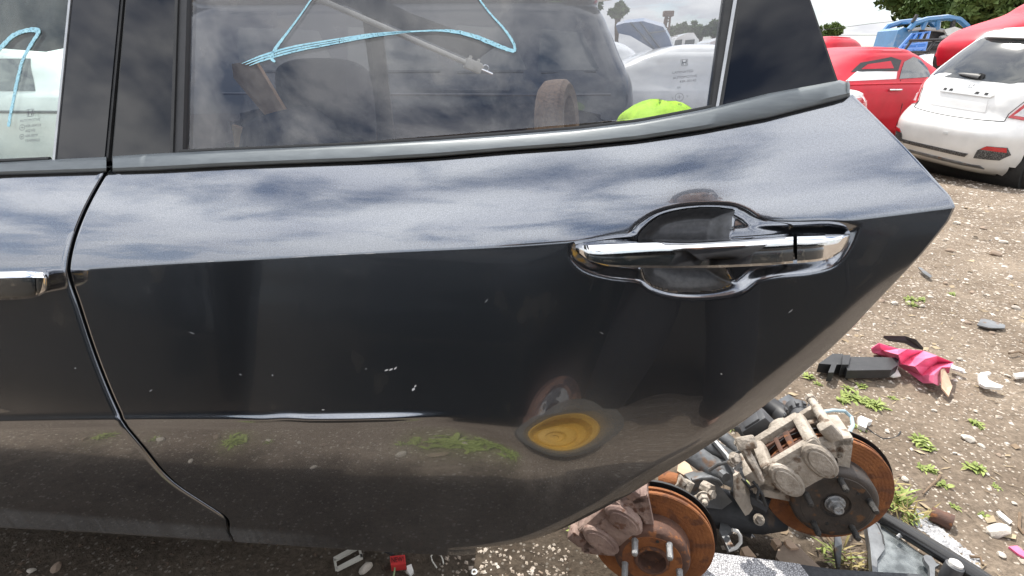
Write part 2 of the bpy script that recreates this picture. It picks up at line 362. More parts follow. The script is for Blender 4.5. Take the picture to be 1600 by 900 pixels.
def poly_dist(P, X, Z):
    """distance to the outline, positive inside"""
    d = np.full(X.shape, 9.0); ins = np.zeros(X.shape, bool); n = len(P)
    for i in range(n):
        a = P[i]; b = P[(i + 1) % n]; ab = b - a; L2 = ab @ ab
        t = np.clip(((X - a[0]) * ab[0] + (Z - a[1]) * ab[1]) / L2, 0, 1)
        d = np.minimum(d, np.hypot(X - a[0] - t * ab[0], Z - a[1] - t * ab[1]))
        cond = ((a[1] > Z) != (b[1] > Z)) & (X < (b[0] - a[0]) * (Z - a[1]) / (b[1] - a[1] + 1e-12) + a[0]); ins ^= cond
    return np.where(ins, d, -d)
def grid_mesh(P, mat, hem=True, deep=.02):
    """P rows x cols x 3, an outer skin with hemmed edges"""
    nr, nc = P.shape[:2]; v = list(P.reshape(-1, 3)); f = []
    for i in range(nr - 1):
        for j in range(nc - 1):
            a = i * nc + j; f.append((a, a + 1, a + nc + 1, a + nc))
    if hem:
        ring = [j for j in range(nc)] + [i * nc + nc - 1 for i in range(1, nr)] + [(nr - 1) * nc + j for j in range(nc - 2, -1, -1)] + [i * nc for i in range(nr - 2, 0, -1)]
        B = np.array([v[k] for k in ring]); tg = np.roll(B, -3, 0) - np.roll(B, 3, 0)
        outw = np.stack([tg[:, 2], np.zeros(len(B)), -tg[:, 0]], 1); outw /= np.linalg.norm(outw, axis=1)[:, None] + 1e-9
        prev = ring
        for oo, yy in ((.0014, .0012), (.0018, .004), (.0006, .007), (-.004, deep)):
            k = len(v); Q = B + outw * oo + np.array([0, yy, 0]); v += list(Q); cur = list(range(k, k + len(ring))); m = len(ring)
            for i in range(m): f.append((prev[i], cur[i], cur[(i + 1) % m], prev[(i + 1) % m]))
            prev = cur
    return v, f
def skin(xl, xr, n_col, t_rows, handle=None, x_dense=None):
    """door skin between two edge curves; rows follow bottom, ridge, crease and belt lines"""
    rows = []
    for t in t_rows:
        def zrow(X):
            b, r, c, u = zbot(X), zridge(X), zcrease(X), zbelt(X)
            if t < 1: return b + (r - b) * t
            if t < 2: return r + (c - r) * (t - 1)
            return c + (u - c) * (t - 2)
        X0 = -.6; X1 = .2
        for _ in range(30):
            X0 = .5 * X0 + .5 * float(xl(zrow(X0))); X1 = .6 * X1 + .4 * float(xr(zrow(X1)))
        s = np.linspace(0, 1, n_col) if x_dense is None else x_dense(X0, X1, n_col)
        X = X0 + (X1 - X0) * s; rows.append(np.stack([X, np.zeros_like(X), zrow(X)], 1))
    P = np.array(rows); P[..., 1] = ysurf(P[..., 0], P[..., 2]); return P
tr = np.concatenate([np.linspace(0, .93, 66)[:-1], np.linspace(.93, 1.10, 34)[:-1], np.linspace(1.10, 2, 86)[:-1], np.linspace(2, 3, 56)])
# the car itself
CAR = thing('dark_grey_car', 'dark grey metallic car filling the foreground, its rear half cut away', 'car', (-.6, .4, .0))
P = skin(lambda z: xgap(z) + .0046, xrear, 420, tr)
Y0 = P[..., 1].copy()
d1 = poly_dist(RECESS, P[..., 0], P[..., 2]); d2 = poly_dist(CUP, P[..., 0], P[..., 2])
P[..., 1] += .0085 * sstep(-.003, .016, d1) + .020 * sstep(0.0, .026, d2)
# the wheel arch lip rolls inward
de = (xrear(P[..., 2]) - P[..., 0]) * .62; lowm = sstep(.93, .80, P[..., 2])
P[..., 1] += .007 * lowm * np.clip(1 - np.clip(de, 0, 1) / .032, 0, 1) ** 2
v, f = grid_mesh(P, 'door_paint')
RD = link_mesh('rear_door', mesh('rear_door', v, f, 'door_paint', True, 50), CAR)
P2 = skin(lambda z: -1.75 + 0 * z, lambda z: xgap(z) - .0046, 150, tr[::2].tolist() + [3.0])
v, f = grid_mesh(P2, 'door_paint')
FD = link_mesh('front_door', mesh('front_door', v, f, 'door_paint', True, 50), CAR)
# inner skins close the doors from behind
def inner(parent, xl, xr, ins):
    Q = skin(xl, xr, 40, np.linspace(0.04, 3, 24)); Q[..., 1] += .052 + .02 * sstep(.4, .9, Q[..., 2])
    v, f = grid_mesh(Q, None, False); n = len(v); nr, nc = Q.shape[:2]
    ring = [j for j in range(nc)] + [i * nc + nc - 1 for i in range(1, nr)] + [(nr - 1) * nc + j for j in range(nc - 2, -1, -1)] + [i * nc for i in range(nr - 2, 0, -1)]
    k = len(v); v += [np.array(v[i]) - np.array([0, .034, 0]) for i in ring]; m = len(ring)
    f += [(ring[i], ring[(i + 1) % m], k + (i + 1) % m, k + i) for i in range(m)]
    link_mesh('inner_panel', mesh('inner_panel', v, f, 'inner_grey', True, 40), parent)
inner(RD, lambda z: xgap(z) + .008, lambda z: xrear(z) - .006, 0); inner(FD, lambda z: -1.74 + 0 * z, lambda z: xgap(z) - .008, 0)
# ---- recess liner cup of the handle (grained plastic shell inside the pressed hollow)
def sheet_on(poly_px, fn, offs, name, mat, parent, rings=8):
    """closed outline laid on a surface function"""
    Q = [hit(px, py, fn) for px, py in poly_px]
    c = np.mean(Q, 0); v = []; f = []; n = len(Q)
    for k in range(rings):
        s = 1 - k / rings
        for q in Q:
            X = c[0] + (q[0] - c[0]) * s; Z = c[2] + (q[2] - c[2]) * s; v.append((X, float(fn(X, Z)) + offs, Z))
    v.append((c[0], float(fn(c[0], c[2])) + offs, c[2]))
    for k in range(rings - 1):
        for i in range(n): f.append((k * n + i, k * n + (i + 1) % n, (k + 1) * n + (i + 1) % n, (k + 1) * n + i))
    for i in range(n): f.append(((rings - 1) * n + i, (rings - 1) * n + (i + 1) % n, len(v) - 1))
    return link_mesh(name, mesh(name, v, f, mat), parent)
# liner as a sub-grid of the pressed skin
def liner():
    xs = np.linspace(CUP[:, 0].min() - .004, CUP[:, 0].max() + .004, 90); zs = np.linspace(CUP[:, 1].min() - .004, CUP[:, 1].max() + .004, 70)
    X, Z = np.meshgrid(xs, zs); d1 = poly_dist(RECESS, X, Z); d2 = poly_dist(CUP, X, Z)
    Y = ysurf(X, Z) + .0085 * sstep(-.003, .016, d1) + .020 * sstep(0, .026, d2) - .0012
    keep = d2 > .0025; idx = -np.ones(X.shape, int); v = []; f = []
    for i in range(X.shape[0]):
        for j in range(X.shape[1]):
            if keep[i, j]: idx[i, j] = len(v); v.append((X[i, j], Y[i, j], Z[i, j]))
    for i in range(X.shape[0] - 1):
        for j in range(X.shape[1] - 1):
            q = (idx[i, j], idx[i, j + 1], idx[i + 1, j + 1], idx[i + 1, j])
            if min(q) >= 0: f.append(q)
    link_mesh('handle_cup', mesh('handle_cup', v, f, 'cup_paint'), RD)
liner()
# ---- chrome handles: lofted cross sections
def loft_handle(st, name, mat, parent, yf=-.034, yb=-.004, yb2=.004):
    """stations: px, top, bevel, bottom, forward factor"""
    v = []; f = []; secs = []
    for px, a, b, c, k in st:
        base = hit(px, (a + c) / 2)[1]
        A = PY(px, a, base + yb * k); A2 = PY(px, a + (b - a) * .5, base + (yf + .004) * k); B = PY(px, b, base + (yf - .002) * k); B2 = PY(px, b + (c - b) * .12, base + (yf - .005) * k)
        M_ = PY(px, (b + c) / 2, base + (yf - .007) * k); C1 = PY(px, c - (c - b) * .1, base + (yf - .0075) * k); C = PY(px, c, base + (yf - .004) * k); D = PY(px, c - (c - b) * .12, base + yb2 * k); E_ = PY(px, a + 2, base + yb2 * k)
        secs.append([A, A2, B, B2, M_, C1, C, D, E_])
    S = np.array(secs); m = S.shape[1]
    # refine along the length
    u0 = np.arange(len(S)); u = np.linspace(0, len(S) - 1, (len(S) - 1) * 8 + 1)
    S2 = np.stack([np.stack([cr_interp(u0, S[:, j, k], u) for k in range(3)], 1) for j in range(m)], 1)
    for s in S2: v += list(s)
    for i in range(len(S2) - 1):
        for j in range(m): f.append((i * m + j, i * m + (j + 1) % m, (i + 1) * m + (j + 1) % m, (i + 1) * m + j))
    f.append(tuple(range(m))); f.append(tuple((len(S2) - 1) * m + j for j in range(m - 1, -1, -1)))
    me = mesh(name, v, f, mat); bm = bmesh.new(); bm.from_mesh(me); bmesh.ops.recalc_face_normals(bm, faces=bm.faces); bm.to_mesh(me); bm.free(); me.set_sharp_from_angle(angle=R(28))
    return link_mesh(name, me, parent)
def c5(st): return [(860 + x / 3.2, 300 + a / 3.2, 300 + b / 3.2, 300 + c / 3.2, k) for x, a, b, c, k in st]
loft_handle(c5([(126, 266, 272, 280, .45), (150, 258, 277, 312, .7), (200, 250, 283, 346, .9), (300, 240, 283, 372, 1), (500, 235, 273, 379, 1.05), (700, 238, 266, 380, 1.1), (900, 228, 256, 376, 1.1), (1060, 218, 248, 368, 1.08), (1150, 212, 243, 362, 1.05), (1214, 208, 240, 356, 1.0)]), 'door_handle', 'chrome', RD)
loft_handle(c5([(1234, 207, 239, 356, 1.0), (1280, 206, 238, 352, .98), (1340, 205, 235, 345, .93), (1400, 205, 230, 330, .86), (1450, 205, 224, 300, .75), (1485, 206, 216, 255, .55), (1497, 208, 212, 225, .4)]), 'handle_end_cap', 'chrome', RD)
loft_handle([(-262, 446, 450, 456, .4), (-250, 440, 448, 464, .7), (-200, 430, 440, 470, .95), (-130, 424, 434, 470, 1), (-60, 422, 432, 470, 1), (0, 420, 430, 469, 1), (40, 419, 429, 467, .97), (62, 420, 430, 462, .9), (74, 423, 432, 452, .75), (79, 428, 434, 442, .5)], 'door_handle', 'chrome', FD)
# ---- belt mouldings
def moulding(parent, pts, name='belt_moulding'):
    v = []; f = []; n = 0
    for px, a, b in pts:
        q = hit(px, b + 1); y0 = q[1]
        prof = [(b + 1.5, y0 - .001), (b - .5, y0 - .0075), (b - (b - a) * .2, y0 - .0085), (a + (b - a) * .22, y0 - .001), (a + 3, y0 + .0035), (a + .8, y0 + .008), (a, y0 + .014), (a + 1, y0 + .022), (b, y0 + .02)]
        v += [PY(px, yy, Y) for yy, Y in prof]; n += 1
    m = 9
    for i in range(n - 1):
        for j in range(m): f.append((i * m + j, i * m + (j + 1) % m, (i + 1) * m + (j + 1) % m, (i + 1) * m + j))
    f.append(tuple(range(m))); f.append(tuple((n - 1) * m + j for j in range(m - 1, -1, -1)))
    me = mesh(name, v, f, 'belt_satin'); bm = bmesh.new(); bm.from_mesh(me); bmesh.ops.recalc_face_normals(bm, faces=bm.faces); bm.to_mesh(me); bm.free(); me.set_sharp_from_angle(angle=R(40))
    return link_mesh(name, me, parent)
mt = [(176, 244, 267), (240, 240, 265), (350, 235, 259), (450, 231, 255), (560, 226, 251), (680, 219, 244), (800, 210, 234), (900, 202, 227), (1000, 190, 217), (1100, 171, 202), (1200, 146, 183), (1270, 133, 165), (1310, 125, 155), (1324, 124, 151), (1328, 130, 149)]
xs_ = np.arange(176, 1329, 16); mt2 = [(x, float(np.interp(x, [q[0] for q in mt], [q[1] for q in mt])), float(np.interp(x, [q[0] for q in mt], [q[2] for q in mt]))) for x in list(xs_) + [1324, 1328]]
moulding(RD, mt2); moulding(FD, [(x, float(np.interp(x, [-300, 0, 166], [268, 252, 245])), float(np.interp(x, [-300, 0, 166], [292, 272, 267]))) for x in range(-300, 167, 18)] + [(166, 245, 267)])
# ---- panels of the greenhouse: corners in the picture, carried on to the top of the frame
def gpanel(name, mat, parent, bl, br, tr_, tl, ztop=1.37, offs=0.0, thick=.004, nx=24, nz=10, zt=None):
    A, B, C, D = [hitg(*q) for q in (bl, br, tr_, tl)]
    def ext(lo, hi): k = (ztop - lo[2]) / (hi[2] - lo[2]); return lo + (hi - lo) * k
    C, D = ext(B, C), ext(A, D); v = []; f = []
    for i in range(nz + 1):
        t = i / nz
        for j in range(nx + 1):
            s = j / nx; p = (A * (1 - s) + B * s) * (1 - t) + (D * (1 - s) + C * s) * t
            if i == 0 and nx > 10: pass
            v.append(np.array([p[0], float(yglass(p[0], p[2])) + offs, p[2]]))
    for i in range(nz):
        for j in range(nx): a = i * (nx + 1) + j; f.append((a, a + 1, a + nx + 2, a + nx + 1))
    n = len(v); w = nx + 1
    ring = [j for j in range(w)] + [i * w + nx for i in range(1, nz + 1)] + [nz * w + j for j in range(nx - 1, -1, -1)] + [i * w for i in range(nz - 1, 0, -1)]
    v += [p + np.array([0, thick, 0]) for p in v[:n]]; f += [tuple(i + n for i in q[::-1]) for q in f[:nx * nz]]
    m = len(ring); f += [(ring[(i + 1) % m], ring[i], ring[i] + n, ring[(i + 1) % m] + n) for i in range(m)]
    return link_mesh(name, mesh(name, v, f, mat, True, 40), parent)
WIN = gpanel('window_pane', 'glass_rear', RD, (280, 246), (1120, 176), (1146, 0), (292, 0), offs=.004)
gpanel('pillar_cover', 'gloss_black', RD, (179, 252), (269, 246), (277, 0), (201, 0), offs=-.004, thick=.006)
gpanel('pillar_edge', 'rubber', RD, (176, 252), (180, 252), (202, 0), (198, 0), offs=-.002, thick=.02)
gpanel('glass_channel', 'rubber', RD, (269.5, 246), (274, 246), (282, 0), (277.5, 0), offs=-.006, thick=.012)
gpanel('glass_channel', 'black_plastic', RD, (274.5, 246), (287, 245), (294, 0), (282.5, 0), offs=-.003, thick=.012)
gpanel('division_bar', 'rubber', RD, (1108, 176), (1114, 176), (1143, 0), (1132, 0), offs=-.005, thick=.02)
gpanel('division_bar', 'trim_line', RD, (1114.5, 176), (1119, 175), (1149, 0), (1143.5, 0), offs=-.007, thick=.012)
gpanel('division_bar', 'rubber', RD, (1119.5, 175), (1126, 174), (1155, 0), (1149.5, 0), offs=-.004, thick=.02)
gpanel('quarter_cover', 'gloss_black', RD, (1126, 172), (1309, 136), (1263, 0), (1155, 0), offs=-.001, thick=.02)
gpanel('quarter_edge', 'rubber', RD, (1309.5, 136), (1313, 135), (1267, 0), (1263.5, 0), offs=.001, thick=.024)
gpanel('window_pane', 'glass_front', FD, (-300, 280), (92, 254), (117, 0), (-250, 0), offs=.004)
gpanel('pillar_cover', 'gloss_black', FD, (91, 254), (166, 252), (190, 0), (116, 0), offs=-.004, thick=.006)
gpanel('pillar_trim_line', 'trim_line', FD, (87, 254), (90.5, 254), (115.5, 0), (112, 0), offs=-.006, thick=.01)
gpanel('pillar_edge', 'rubber', FD, (166.5, 252), (170, 252), (194, 0), (190.5, 0), offs=-.002, thick=.02)
# sweeper seal along the bottom of the glass
def seal(parent, pts):
    mb = MB(); mb.tube([hitg(x, y) + np.array([0, -.002, 0]) for x, y in pts], .0028, 8); mb.build('glass_seal', 'rubber', parent)
seal(RD, [(x, float(np.interp(x, [q[0] for q in mt], [q[1] for q in mt])) - 1.5) for x in range(282, 1125, 20)])
seal(FD, [(x, float(np.interp(x, [-300, 0, 166], [267, 251, 244]))) for x in range(-300, 92, 20)])
# window frame rail over the panes and the roof edge
def rail(parent, name, pts, r): mb = MB(); mb.tube(pts, r, 10, flat=.6); mb.build(name, 'gloss_black', parent)
def topz(px_lo, z=1.372):
    A, B = hitg(*px_lo[0]), hitg(*px_lo[1]); k = (z - A[2]) / (B[2] - A[2]); return A + (B - A) * k
a_ = topz(((179, 252), (201, 0))); b_ = topz(((1309, 136), (1263, 0)))
rail(RD, 'frame_rail', [a_ + (b_ - a_) * t for t in np.linspace(0, 1, 12)], .022)
c_ = topz(((166, 252), (190, 0))); rail(FD, 'frame_rail', [c_ + np.array([-1.0, 0.02, .0]) * t for t in np.linspace(0, 1, 8)], .022)
# ---- body shell behind the doors
mb = MB(); mb.tube([(p[0], p[1] + .030, p[2]) for p in GAP], .011, 8); mb.build('gap_darkener', 'rubber', CAR)  # dark tube added behind the door gap to blacken it
mb = MB(); mb.tube([(-.66, .10, .30), (-.68, .10, .85), (-.665, .20, 1.03), (-.62, .38, 1.40)], [.05, .05, .04, .04], 8, flat=.6); mb.build('centre_pillar', 'gloss_black', CAR)
mb = MB(); mb.box((-1.05, .13, .335), (1.5, .12, .13), bev=.02); mb.build('sill', 'underbody', CAR)
mb = MB(); mb.box((-1.15, .80, .30), (1.9, 1.35, .04), bev=.01); mb.box((-1.15, .8, .27), (1.9, .25, .09), bev=.02); mb.build('floor_pan', 'underbody', CAR)
v = []; f = []
for i, x in enumerate(np.linspace(-2.2, -.42, 13)):
    for j, t in enumerate(np.linspace(-1, 1, 11)): v.append((x, .86 + .56 * t, 1.44 - .06 * t * t - .03 * max(0, x + .6)))
for i in range(12):
    for j in range(10): a = i * 11 + j; f.append((a, a + 1, a + 12, a + 11))
rf = link_mesh('roof', mesh('roof', v, f, 'door_paint'), CAR); md = rf.modifiers.new('t', 'SOLIDIFY'); md.thickness = .03
mb = MB(); mb.tube([(-.70, 1.62, .32), (-.70, 1.62, .9), (-.66, 1.45, 1.38)], .04, 8, flat=.6); mb.build('far_pillar', 'black_plastic', CAR)
mb = MB(); mb.box((-1.1, 1.56, .36), (1.9, .10, .16), bev=.02); mb.build('far_sill', 'underbody', CAR)
# sagging roof lining over the front seats
v = []; f = []
for i, x in enumerate(np.linspace(-1.9, -.62, 16)):
    for j, y in enumerate(np.linspace(.35, 1.2, 12)):
        v.append((x, y, 1.34 - .20 * math.exp(-((x + 1.25) / .34) ** 2 - ((y - .62) / .3) ** 2) - .04 * math.sin(7 * x) * math.sin(5 * y)))
for i in range(15):
    for j in range(11): a = i * 12 + j; f.append((a, a + 1, a + 13, a + 12))
hl = link_mesh('roof_lining', mesh('roof_lining', v, f, 'seat_fabric'), CAR); hl.modifiers.new('t', 'SOLIDIFY').thickness = .008
# front seat: cushion, backrest, head restraint
def soft(name, c, d, M, mat, parent, bev):
    mb = MB(); mb.box(c, d, None, bev); mb.v = [M @ Vector(p) for p in mb.v]; o = mb.build(name, mat, parent)
    s = o.modifiers.new('s', 'SUBSURF'); s.levels = 2; s.render_levels = 2; return o
SM = Matrix.Translation((-.62, .50, .48)) @ Matrix.Rotation(R(14), 4, 'Y')
seat = soft('seat', (0, 0, .27), (.16, .48, .60), SM, 'seat_fabric', CAR, .06)
soft('seat_cushion', (-.3, 0, .0), (.5, .48, .16), Matrix.Translation((-.62, .50, .48)), 'seat_fabric', CAR, .05)
# strips of tan trim standing loose behind the seat, and the head restraint
q = [PY(*p, .42) for p in [(362, 100), (398, 95), (455, 190), (470, 235), (368, 240), (362, 195), (392, 207), (418, 185), (365, 122)]]
mb = MB(); mb.prism([(p[0], p[2]) for p in q], .012, Matrix(((1, 0, 0, 0), (0, 0, 1, .42), (0, 1, 0, 0), (0, 0, 0, 1)))); mb.build('pillar_trim', 'tan_trim', CAR)
hc = PY(508, 165, .52)
HR = soft('head_restraint', (0, 0, 0), (.10, .27, .19), Matrix.Translation(hc) @ Matrix.Rotation(R(60), 4, 'Z'), 'seat_fabric', CAR, .045)
mb = MB(); mb.tube([hc + np.array([-.03, 0, -.05]), hc + np.array([-.06, 0, -.24])], .006, 8); mb.build('restraint_post', 'chrome', CAR)
# ---- paint-pen strokes on the glass
def stroke(name, pts, w, parent, offs=-.0012):
    ctrl = np.array([hitg(*p) for p in pts]); u0 = np.arange(len(ctrl)); n = max(8, len(ctrl) * 8); u = np.linspace(0, len(ctrl) - 1, n)
    C = np.stack([cr_interp(u0, ctrl[:, k], u) for k in range(3)], 1); ws = np.interp(u, u0, w if hasattr(w, '__len__') else [w] * len(ctrl))
    v = []; f = []
    for i in range(n):
        t = C[min(i + 1, n - 1)] - C[max(i - 1, 0)]; t /= np.linalg.norm(t) + 1e-9; s = np.array([-t[2], 0, t[0]])
        for sg in (-1, 1):
            p = C[i] + s * sg * ws[i] * .92 * (1 + .10 * rng.normal()); p[1] = float(yglass(p[0], p[2])) + .004 + offs; v.append(p)
        for sg in (1, -1): p = v[-1 if sg == 1 else -3].copy(); v.append(p + np.array([0, .0008, 0]))
    for i in range(n - 1):
        for j in range(4): f.append((i * 4 + j, i * 4 + (j + 1) % 4, (i + 1) * 4 + (j + 1) % 4, (i + 1) * 4 + j))
    return link_mesh(name, mesh(name, v, f, 'pen_blue', False), parent)
stroke('pen_stroke', [(492, -12), (470, 20), (448, 50), (430, 74), (423, 90), (428, 97)], [.0012, .0014, .0018, .0026, .0032, .001], RD)
for k_, dy in enumerate((-4, 0, 4)):
    stroke('pen_stroke', [(376 + 6 * k_, 101 + dy * .4), (410, 90 + dy), (460, 76 + dy), (520, 65 + dy * .8), (580, 55 + dy * .5), (640, 49)], [.0004, .0014, .0013, .001, .0012, .0012], RD)
stroke('pen_stroke', [(640, 49), (680, 47.5), (710, 49), (745, 58), (775, 70), (800, 79), (804, 74), (798, 60), (785, 42), (765, 20), (742, -10)], [.0010, .0012, .0024, .0030, .0030, .0026, .0022, .002, .0016, .0014, .0012], RD)
stroke('pen_stroke', [(-40, 110), (0, 72), (18, 55), (40, 47), (54, 47), (57, 51), (45, 70), (32, 95), (24, 125), (18, 155), (13, 180), (10, 198)], [.003, .0038, .0036, .0032, .0036, .0036, .003, .003, .003, .003, .003, .0026], FD)
# ---- etched maker's mark and type lines on the glass
def etched(parent, origin_px, right_px, lines, name='glass_marking'):
    A = hitg(*origin_px); B = hitg(*right_px); ex = (B - A) / np.linalg.norm(B - A); sc = np.linalg.norm(B - A) / (right_px[0] - origin_px[0])
    upv = hitg(origin_px[0], origin_px[1] - 20) - A; upv -= ex * (upv @ ex); upv /= np.linalg.norm(upv); nrm = np.cross(ex, upv)
    if nrm[1] > 0: nrm = -nrm
    M = Matrix(((ex[0], upv[0], nrm[0], 0), (ex[1], upv[1], nrm[1], 0), (ex[2], upv[2], nrm[2], 0), (0, 0, 0, 1)))
    mb = MB()
    def place(vs, fs, x, y):
        o = A + ex * x * sc - upv * y * sc + nrm * .0012
        mb.add([Vector(o) + M.to_3x3() @ Vector((p[0] * sc, p[1] * sc, 0)) for p in vs], fs)
    # emblem: rounded frame with a letter in it
    def bar(x0, y0, x1, y1, w, at):
        d = np.array([x1 - x0, y1 - y0]); d = d / np.linalg.norm(d); nn = np.array([-d[1], d[0]]) * w / 2
        place([(x0 + nn[0], y0 + nn[1]), (x0 - nn[0], y0 - nn[1]), (x1 - nn[0], y1 - nn[1]), (x1 + nn[0], y1 + nn[1])], [(0, 1, 2, 3)], *at)
    at = lines[0]; fr_ = [(-5.5, 4.5), (-5.2, 5), (5.2, 5), (5.5, 4.5), (4.6, -4.6), (4.2, -5), (-4.2, -5), (-4.6, -4.6)]
    for i in range(8): bar(*fr_[i], *fr_[(i + 1) % 8], .7, at)
    bar(-3.3, 3.8, -2.2, -3.8, 1.5, at); bar(3.3, 3.8, 2.2, -3.8, 1.5, at); bar(-2.7, 0, 2.7, 0, 1.5, at)
    for x, y, s, txt in lines[1:]:
        if txt == 'O':
            for i in range(16):
                a0, a1 = 2 * math.pi * i / 16, 2 * math.pi * (i + 1) / 16; bar(s * math.cos(a0), s * math.sin(a0), s * math.cos(a1), s * math.sin(a1), .6, (x, y))
            bar(-s * .55, 0, s * .55, 0, .6, (x, y)); bar(0, -s * .55, 0, s * .55, .6, (x, y)); continue
        cu = bpy.data.curves.new('t', 'FONT'); cu.body = txt; cu.size = s; to = bpy.data.objects.new('t', cu); COL.objects.link(to)
        me = to.to_mesh(); place([tuple(q.co) for q in me.vertices], [tuple(p.vertices) for p in me.polygons], x, y); to.to_mesh_clear(); bpy.data.objects.remove(to)
    return mb.build(name, 'etch', parent, smooth=False)
etched(RD, (1052, 138), (1092, 134), [(20, -40), (0, -14, 6, 'AUTOMOTIVE'), (10, -7, 6, '43R-00143'), (0, -23, 6, 'LAMINATED'), (6, 2, 5, 'E4'), (8, 16, 6.5, 'O'), (-4, 18, 5, 'V'), (19, 18, 5, 'Y'), (5, 30, 6, '96')])
etched(FD, (32, 200), (72, 197), [(16, -20), (0, -8, 5, 'AUTOMOTIVE'), (9, 0, 5, '43R-004523'), (4, 0, 4, 'O'), (9, 7, 5, 'AS2 M5'), (9, 14, 5, '43R-0079'), (4, 13, 3.4, 'O'), (9, 21, 5, 'TEMPERED')])
# ---- loose things inside: a luggage cover with a pale rod leaning across the cabin
pA, pB = PY(478, -10, .62), PY(742, 104, .78)
LC = thing('luggage_cover', 'dark fabric luggage cover with pale rod leaning inside behind the rear window', 'luggage cover', tuple(pB))
pmat('cream_plastic', (.62, .60, .54), (.5, .48, .42), 30, .5)
mb = MB(); mb.tube([pA + (pB - pA) * t for t in np.linspace(0, 1, 6)], .0065, 10); mb.build('rod', 'cream_plastic', LC)
fq = [(492, -12), (742, 96), (775, 72), (752, 60), (700, 42), (640, 20), (560, -20)]
v = [PY(x, y, .64 + .14 * (x - 490) / 250) for x, y in fq]; mb = MB(); mb.add(v + [p + np.array([0, .004, 0]) for p in v], [tuple(range(7)), tuple(range(13, 6, -1))] + [(i, (i + 1) % 7, 7 + (i + 1) % 7, 7 + i) for i in range(7)]); mb.build('fabric', 'seat_fabric', LC, smooth=False)
ex = (pB - pA) / np.linalg.norm(pB - pA); FM = frame(pB, ex, (0, 0, 1))
mb = MB(); mb.box((0, 0, -.005), (.026, .018, .045), FM, .004); mb.box((.014, 0, -.018), (.012, .010, .008), FM, .002); mb.box((.014, 0, .004), (.012, .010, .008), FM, .002); mb.build('end_bracket', 'cream_plastic', LC)
mb = MB(); mb.tube([FM @ Vector((0, 0, t)) for t in (.015, .05)], .003, 8); mb.tube([FM @ Vector((.006 + .008 * math.sin(a), 0, .028 + .008 * math.cos(a))) for a in np.linspace(0, 6.1, 12)], .0016, 6); mb.build('pin', 'chrome', LC)
# ---- small chips in the lacquer
pmat('primer_chip', (.62, .62, .62), (.5, .5, .5), 60, .7)
for px, py, ln, w, a in [(604, 578, 7, 1.3, .5), (611, 577, 8, 1.5, .6), (618, 575, 7, 1.2, .9), (646, 608, 7, 2.2, 1.0), (649, 603, 5, 1.5, 1.1), (426, 586, 2, 1, 0), (1235, 486, 10, .5, .7), (376, 585, 5, .5, -.4), (118, 575, 2, 1, 1), (572, 576, 3, .5, .2), (1127, 584, 3, 1.0, 0), (470, 401, 34, .5, .06), (535, 397.5, 26, .6, .06), (578, 396, 22, .5, .05), (330, 408, 14, .4, .06), (760, 470, 9, .35, .9), (940, 520, 8, .3, -.5), (300, 520, 11, .3, -.35), (505, 640, 5, .8, .1), (236, 610, 6, .4, .6), (830, 300, 5, .4, .4), (1290, 260, 4, .4, .2)]:
    c = np.array((px, py)); d = np.array((math.cos(a), -math.sin(a))); n_ = np.array((d[1], -d[0]))
    pts = [c - d * ln / 2, c - d * ln * .1 + n_ * w, c + d * ln / 2, c + d * ln * .15 - n_ * w]
    q = [hit(*p) + np.array([0, -.0006, 0]) for p in pts]
    link_mesh('paint_chip', mesh('paint_chip', q, [(0, 1, 2, 3)], 'primer_chip', False), RD)
